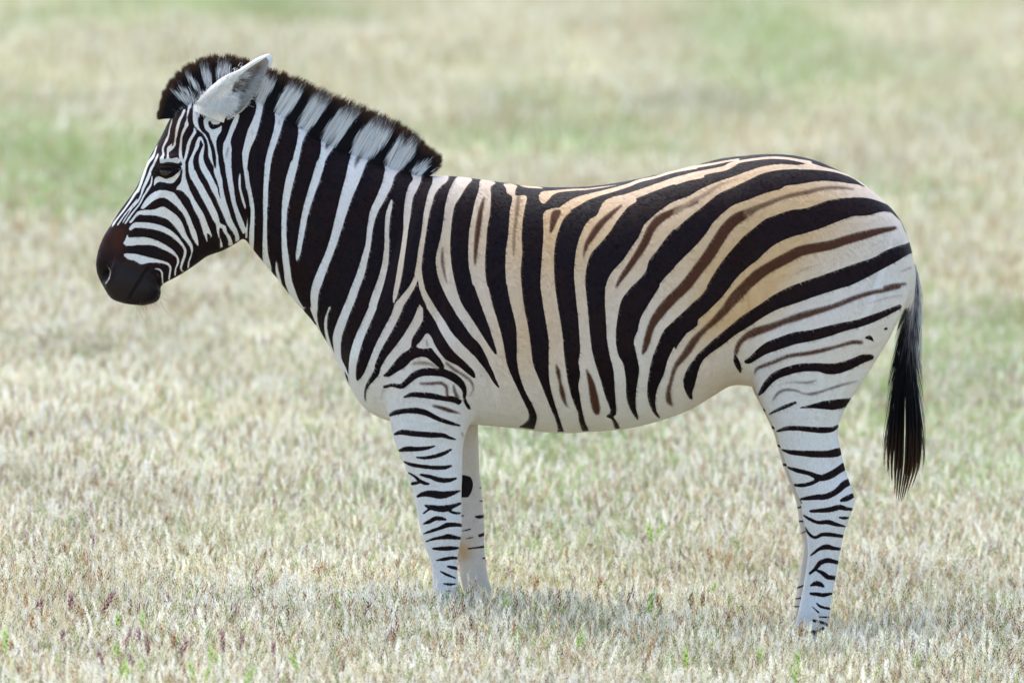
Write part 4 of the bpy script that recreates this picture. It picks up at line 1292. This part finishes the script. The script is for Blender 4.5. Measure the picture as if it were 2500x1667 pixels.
M = NT('dry_soil')
pos = M.n('ShaderNodeNewGeometry').outputs['Position']
g, v = patches(M, pos, False)
c = M.mix(M.noise(35, pos, 5, 0.7), (.32, .27, .17), (.66, .60, .44))
c = M.mix(M.math('MULTIPLY', g, 0.6), c, (.22, .34, .10))
M.put(M.bsdf.inputs['Base Color'], c)
M.bsdf.inputs['Roughness'].default_value = 0.95
M.bsdf.inputs['Specular IOR Level'].default_value = 0.1
b = M.n('ShaderNodeBump'); b.inputs['Strength'].default_value = 0.6; b.inputs['Distance'].default_value = 0.01
M.t.links.new(M.noise(60, pos, 4, 0.7), b.inputs['Height']); M.t.links.new(b.outputs[0], M.bsdf.inputs['Normal'])
gm = mesh_np('ground', np.stack([X, Y, Z], -1).reshape(-1, 3), [F])
fattr(gm, 'lush', lush(X, Y).ravel())
o = link('ground', gm, (M.m,))
tag(o, 'dry pale soil and thatch of the open field', kind='structure')


# ---------------------------------------------------------------- grass
def grass_material(name, green_mix=0.85, trans=0.45):
    M = NT(name)
    pos = M.n('ShaderNodeNewGeometry').outputs['Position']
    g, v = patches(M, pos)
    t = M.attr('tint').outputs['Color']
    r = M.attr('turn').outputs['Fac']          # how ready this blade is to be green
    k = M.math('MULTIPLY', M.step(M.math('SUBTRACT', M.math('ADD', M.math('MULTIPLY', g, 1.05), M.math('MULTIPLY', M.math('SUBTRACT', v, 0.5), 0.4)), r), 0.0, 0.25), green_mix)
    c = M.mix(k, t, PATCH_GREEN)
    c = M.mix(M.math('MULTIPLY', M.step(v, 0.42, 0.66), 0.35), c, M.mix(0.5, c, (.74, .64, .42)))
    sa = M.attr('shade'); sa.attribute_type = 'INSTANCER'
    hs = M.n('ShaderNodeHueSaturation')
    hs.inputs['Saturation'].default_value = 0.98
    M.put(hs.inputs['Value'], sa.outputs['Fac']); M.put(hs.inputs['Color'], c)
    c = hs.outputs[0]
    out = M.t.nodes['Material Output']
    M.t.nodes.remove(M.bsdf)
    d = M.n('ShaderNodeBsdfDiffuse'); tr = M.n('ShaderNodeBsdfTranslucent'); mx = M.n('ShaderNodeMixShader')
    M.put(d.inputs[0], c); M.put(tr.inputs[0], c); mx.inputs[0].default_value = trans
    M.t.links.new(d.outputs[0], mx.inputs[1]); M.t.links.new(tr.outputs[0], mx.inputs[2])
    M.t.links.new(mx.outputs[0], out.inputs['Surface'])
    return M.m


MAT_GRASS = grass_material('grass_blades')


def blade_paths(n, size, h0, h1, lean, k=4, r=rng):
    bx, by = (r.random(n) - .5) * size, (r.random(n) - .5) * size
    h = h0 + (h1 - h0) * r.random(n) ** 1.3
    az = r.random(n) * 2 * np.pi
    ln = np.abs(r.normal(0, lean, n))
    cv = r.normal(0.12, 0.14, n)
    path = np.zeros((n, k, 3))
    for q in range(k):
        s = q / (k - 1)
        off = h * (ln * s + cv * s ** 2.2 * 0.6)
        path[:, q, 0] = bx + np.cos(az) * off
        path[:, q, 1] = by + np.sin(az) * off
        path[:, q, 2] = -0.01 + h * s * (1 - 0.18 * cv * s)
    return path


def head_geometry(tip_base, direction, length, rad, r, awns=12, awn_len=0.03):
    """a foxtail head: overlapping spikelets round an axis and long bristles"""
    d = direction / np.linalg.norm(direction)
    a = np.cross(d, [0.3, 0.9, 0.1]); a /= np.linalg.norm(a)
    b = np.cross(d, a)
    V, F = [], []
    nsp = max(6, int(length / 0.0035))
    for i in range(nsp):
        s = i / nsp
        rr = rad * math.sin(math.pi * (0.12 + 0.80 * s)) ** 0.6
        ph = i * 2.4 + r.random() * 0.5
        o = math.cos(ph) * a + math.sin(ph) * b
        p = tip_base + d * length * s
        sd = np.cross(d, o)
        k = len(V)
        V += [p, p + o * rr * 0.9 + sd * rr * 0.55 + d * 0.004, p + o * rr * 0.9 - sd * rr * 0.55 + d * 0.004, p + o * rr * 1.0 + d * 0.011]
        F += [(k, k + 1, k + 3), (k, k + 3, k + 2), (k + 1, k + 2, k + 3)]
    na = len(V)
    for i in range(awns):
        s = r.random() ** 0.8
        ph = r.random() * 2 * math.pi
        o = math.cos(ph) * a + math.sin(ph) * b
        p = tip_base + d * length * s
        l = awn_len * (0.6 + 0.6 * r.random())
        e = p + d * l * 0.85 + o * l * (0.25 + 0.25 * r.random())
        sd = np.cross(d, o) * 0.00045
        k = len(V)
        V += [p + sd, p - sd, e]
        F += [(k, k + 1, k + 2)]
    return np.array(V), np.array(F), na


STRAW = np.array([(.78, .74, .50), (.86, .84, .66), (.70, .63, .41), (.89, .88, .79), (.75, .72, .56), (.54, .44, .27), (.82, .74, .53)])


def make_tuft(idx, style):
    r = np.random.default_rng(100 + idx)
    n1 = 300 if style != 'far' else 150
    size = 0.42
    path = blade_paths(n1, size, 0.03, 0.105, 0.26, 4, r)
    w = np.array([1.9, 1.8, 1.3, 0.3])[None] * (1e-3 if style != 'far' else 1.6e-3) * (0.7 + 0.7 * r.random((n1, 1)))
    V, Q = ribbons(path, w)
    col = np.repeat(STRAW[r.integers(0, len(STRAW), n1)] * (0.8 + 0.3 * r.random((n1, 1))), 8, axis=0)
    turn = np.repeat(0.12 + 0.95 * r.random(n1), 8)
    if style == 'green':
        gsel = np.repeat(r.random(n1) < 0.6, 8)
        gc = np.repeat(np.array([(.20, .36, .05)]) * (0.7 + 0.7 * r.random((n1, 1))) + np.array([.05, .02, 0]) * r.random((n1, 1)), 8, axis=0)
        col = np.where(gsel[:, None], gc, col)
    Vs, Fq, Ft, Cs, Ts = [V], [Q], [], [col], [turn]
    off = len(V)
    nh = 64
    stem = blade_paths(nh, size, 0.050, 0.150, 0.24, 4, r)
    sw = np.tile(np.array([1.1, 1.1, 1.0, 0.9]) * 1e-3, (nh, 1))
    V2, Q2 = ribbons(stem, sw)
    sc = np.repeat(STRAW[r.integers(0, len(STRAW), nh)] * 0.9, 8, axis=0)
    Vs.append(V2); Fq.append(Q2 + off); Cs.append(sc); Ts.append(np.repeat(0.4 + 0.7 * r.random(nh), 8)); off += len(V2)
    for i in range(nh):
        dr = stem[i, -1] - stem[i, -2]
        L = 0.028 + 0.026 * r.random()
        v, f, na = head_geometry(stem[i, -1], dr, L, 0.0050, r, awns=16 if style != 'far' else 6, awn_len=0.028)
        u = r.random()
        if u < 0.56: hc = STRAW[r.integers(0, 5)] * (0.85 + 0.2 * r.random())
        elif u < 0.78: hc = np.array((.48, .33, .16)) * (0.7 + 0.5 * r.random())
        elif u < 0.95: hc = np.array((.30, .36, .10)) * (0.8 + 0.5 * r.random())
        else: hc = np.array((.26, .12, .10))
        c = np.tile(hc, (len(v), 1))
        c[na:] = np.array((.88, .85, .78))
        Vs.append(v); Ft.append(f + off); Cs.append(c); Ts.append(np.full(len(v), 0.45 + 0.7 * r.random())); off += len(v)
    me = mesh_np('grass_tuft', np.vstack(Vs), [np.vstack(Fq), np.vstack(Ft)])
    cattr(me, 'tint', np.vstack(Cs)); fattr(me, 'turn', np.concatenate(Ts))
    me.materials.append(MAT_GRASS)
    return bpy.data.objects.new('grass_tuft', me)


def scatter(name, label, tufts, pts, rot, scl):
    """one object: points with a tuft instanced on each by geometry nodes"""
    me = bpy.data.meshes.new(name)
    me.vertices.add(len(pts))
    me.vertices.foreach_set('co', pts.astype(np.float32).ravel())
    fattr(me, 'rz', rot); fattr(me, 'sc', scl); fattr(me, 'lush', lush(pts[:, 0], pts[:, 1]))
    fattr(me, 'shade', 0.84 + 0.20 * vnoise(pts[:, 0] * 2.3 + 11, pts[:, 1] * 1.5 + 5) + 0.22 * rng.random(len(pts)))
    a = me.attributes.new('pick', 'INT', 'POINT'); a.data.foreach_set('value', rng.integers(0, len(tufts), len(pts)).astype(np.int32))
    o = bpy.data.objects.new(name, me); COL.objects.link(o)
    tag(o, label, kind='stuff')
    cc = bpy.data.collections.new(name + '_tufts')
    for t in tufts: cc.objects.link(t)
    ng = bpy.data.node_groups.new(name, 'GeometryNodeTree')
    ng.interface.new_socket(name='Geometry', in_out='INPUT', socket_type='NodeSocketGeometry')
    ng.interface.new_socket(name='Geometry', in_out='OUTPUT', socket_type='NodeSocketGeometry')
    gi, go = ng.nodes.new('NodeGroupInput'), ng.nodes.new('NodeGroupOutput')
    ip = ng.nodes.new('GeometryNodeInstanceOnPoints'); ci = ng.nodes.new('GeometryNodeCollectionInfo')
    ci.inputs['Collection'].default_value = cc
    ci.inputs['Separate Children'].default_value = True
    ci.inputs['Reset Children'].default_value = True
    ip.inputs['Pick Instance'].default_value = True

    def at(nm, ty):
        q = ng.nodes.new('GeometryNodeInputNamedAttribute'); q.data_type = ty; q.inputs['Name'].default_value = nm
        return q.outputs[0]
    cx = ng.nodes.new('ShaderNodeCombineXYZ')
    L = ng.links.new
    L(at('rz', 'FLOAT'), cx.inputs['Z'])
    L(gi.outputs[0], ip.inputs['Points']); L(ci.outputs[0], ip.inputs['Instance'])
    L(at('pick', 'INT'), ip.inputs['Instance Index']); L(cx.outputs[0], ip.inputs['Rotation']); L(at('sc', 'FLOAT'), ip.inputs['Scale'])
    L(ip.outputs[0], go.inputs[0])
    m = o.modifiers.new('scatter', 'NODES'); m.node_group = ng
    return o


def zone(x0, x1, y0, y1, dens):
    n = int((x1 - x0) * (y1 - y0) * dens)
    x = x0 + (x1 - x0) * rng.random(n); y = y0 + (y1 - y0) * rng.random(n)
    return np.stack([x, y, ground_z(x, y)], -1)


near = np.vstack([zone(-2.6, 2.6, -3.6, 4, 34), zone(-7, -2.6, -3.6, 4, 12), zone(2.6, 7, -3.6, 4, 12), zone(-6, 6, -7, -3.6, 10),
                  zone(-3.4, 3.4, 4, 12, 24), zone(-8, -3.4, 4, 12, 9), zone(3.4, 8, 4, 12, 9)])
tufts = [make_tuft(i, 'dry') for i in range(9)]
nsc = 0.60 + 0.30 * rng.random(len(near)) + 0.30 * vnoise(near[:, 0] * 1.6 + 3, near[:, 1] * 1.3 + 8)
for hx_, hy_ in ((-0.19, -.12), (0.86, -.145), (-0.1, .12), (0.82, .145)):        # trodden down round the feet
    nsc *= 1 - (0.22 if hx_ > 0 else 0.0) * np.exp(-((near[:, 0] - hx_) / 0.28) ** 2 - ((near[:, 1] - hy_ + 0.35) / 0.55) ** 2)
scatter('dry_grass', 'pale dry foxtail grass covering the field around the zebra', tufts, near,
        rng.random(len(near)) * 6.28, nsc)
far = np.vstack([zone(-5.5, 5.5, 12, 26, 13), zone(-9, 9, 26, 48, 7), zone(-14, 14, 48, 90, 2.2)])
ftufts = [make_tuft(40 + i, 'far') for i in range(5)]
scatter('distant_grass', 'pale dry grass of the field rising behind the zebra, out of focus', ftufts, far,
        rng.random(len(far)) * 6.28, 1.0 + 0.5 * rng.random(len(far)))
# greener clumps here and there
gp = []
for _ in range(2200):
    y = -3.2 + 44 * rng.random() ** 1.5
    x = (rng.random() - .5) * (4.4 + 0.16 * (y + 30))
    if rng.random() > 0.05 + 0.9 * float(lush(x, y)) ** 1.5: continue
    k = rng.integers(1, 6)
    gp += [(x + rng.normal(0, .22), y + rng.normal(0, .35)) for _ in range(k)]
gp = np.array(gp)
gp = np.column_stack([gp, ground_z(gp[:, 0], gp[:, 1])])
gtufts = [make_tuft(70 + i, 'green') for i in range(4)]
scatter('green_grass', 'fresh green grass growing in clumps among the dry grass', gtufts, gp,
        rng.random(len(gp)) * 6.28, 0.7 + 0.4 * rng.random(len(gp)))

# ---------------------------------------------------------------- single seed heads that stand out of the grass
CL = (0, 1250, 2.94); CRT = (1200, 1200, 2.94)
HEADS = [
    ('purple', CL, '500,660 60,600 575,650 400,880 860,940 910,940 1110,970 1190,980 1360,670 1630,600 1530,540 1640,960 1730,930 1980,980 1240,610 1130,710 860,1070 1035,1050 1120,880 620,230'),
    ('brown', CL, '230,640 310,590 230,800 305,780 650,750 1170,900 1300,840 1260,930 340,1200 1940,850 625,390 595,240 755,470 110,950 1400,1100 1740,430'),
    ('green', CL, '855,790 940,740 1025,770 1180,780 45,960 435,1130 1080,1150 1360,1150 1550,1050 1680,1050 2275,1040 1460,1160 1600,1190 1005,1170 790,1130 1000,960'),
    ('green', CRT, '1070,830 1430,1210 2030,1170 2190,1330 2230,1190 510,1060 1440,650 1670,770 250,1080 130,830 1220,320 1100,270'),
    ('brown', CRT, '240,980 350,750 1320,800 1420,810 1520,770 1250,1070 1445,1080 1325,970 1580,500 1650,440 2240,1020 75,700 1700,460 1990,920 1640,920 380,1230 1970,800 725,650 230,660 1040,1150'),
]
HC = {'purple': ((.30, .075, .080), (.50, .40, .40), 'dark purple foxtail seed head above the dry grass'),
      'brown': ((.46, .25, .09), (.62, .52, .40), 'golden brown foxtail seed head above the dry grass'),
      'green': ((.38, .58, .06), (.62, .70, .40), 'bright green foxtail seed head above the dry grass')}
HGROUP = {'purple': 'dark purple seed heads', 'brown': 'golden brown seed heads', 'green': 'bright green seed heads'}
ZONES = [' near the left edge of the field', ' in the left foreground below the head', ' near the front hooves', ' below the belly', ' near the hind hooves']


def plain_tint(name):
    M = NT(name)
    out = M.t.nodes['Material Output']; M.t.nodes.remove(M.bsdf)
    t = M.attr('tint').outputs['Color']
    d = M.n('ShaderNodeBsdfDiffuse'); tr = M.n('ShaderNodeBsdfTranslucent'); mx = M.n('ShaderNodeMixShader')
    M.put(d.inputs[0], t); M.put(tr.inputs[0], t); mx.inputs[0].default_value = 0.3
    M.t.links.new(d.outputs[0], mx.inputs[1]); M.t.links.new(tr.outputs[0], mx.inputs[2])
    M.t.links.new(mx.outputs[0], out.inputs['Surface'])
    return M.m


MAT_HEAD = plain_tint('seed_head')
LIB = {}
r = np.random.default_rng(5)
for kind, (hc, ac, lab) in HC.items():
    for v in range(4):
        L = 0.036 + 0.006 * v
        a, f, na = head_geometry(np.zeros(3), np.array([0.05, 0.0, 1.0]), L, 0.0072, r, awns=60, awn_len=0.032)
        me = mesh_np('seed_head', a, [f])
        c = np.tile(np.array(hc), (len(a), 1)) * (0.7 + 0.6 * r.random((len(a), 1)))
        c[na:] = np.array(ac)
        cattr(me, 'tint', c); me.materials.append(MAT_HEAD)
        path = np.zeros((1, 5, 3)); path[0, :, 2] = np.linspace(-0.14, 0.002, 5); path[0, :, 0] = -0.05 * (path[0, :, 2]) ** 2 * 8
        sv, sf = ribbons(np.repeat(path, 3, 0), np.full((3, 5), 0.0014))
        sm = mesh_np('stem', sv, [sf])
        sc = (.55, .47, .32) if kind != 'green' else (.22, .34, .08)
        cattr(sm, 'tint', np.tile(np.array(sc), (len(sv), 1))); sm.materials.append(MAT_HEAD)
        LIB[kind, v] = (me, sm)
made = {}
for kind, crop, txt in HEADS:
    for tok in txt.split():
        x, y = [float(q) for q in tok.split(',')]
        X, Yp = x / crop[2] + crop[0], y / crop[2] + crop[1]
        h = 0.15
        lo, hi = -8.0, 60.0
        for _ in range(40):
            mid = (lo + hi) / 2
            q = P(X, Yp, mid)
            if q[2] > float(ground_z(q[0], q[1])) + h: lo = mid
            else: hi = mid
        q = P(X, Yp, lo)
        if abs(q[1]) < 0.45 and 1030 < X < 1215: continue
        e = bpy.data.objects.new('foxtail_stalk', None); COL.objects.link(e)
        e.empty_display_size = 0.05
        e.location = (q[0], q[1], q[2] - h)
        e.rotation_euler = (rng.normal(0, 0.15), rng.normal(0, 0.33), rng.random() * 0.6)
        zi = 0 if X < 420 else 1 if X < 860 else 2 if X < 1250 else 3 if X < 1700 else 4
        tag(e, HC[kind][2] + ZONES[zi], 'grass stalk', HGROUP[kind] + ZONES[zi])
        me, sm = LIB[kind, int(rng.integers(0, 4))]
        s = 0.85 + 0.4 * rng.random()
        for nm, m_ in (('seed_head', me), ('stem', sm)):
            c_ = bpy.data.objects.new(nm, m_); COL.objects.link(c_); c_.parent = e
            c_.location = (0, 0, h - 0.02); c_.scale = (s, s, s if nm == 'seed_head' else 1)
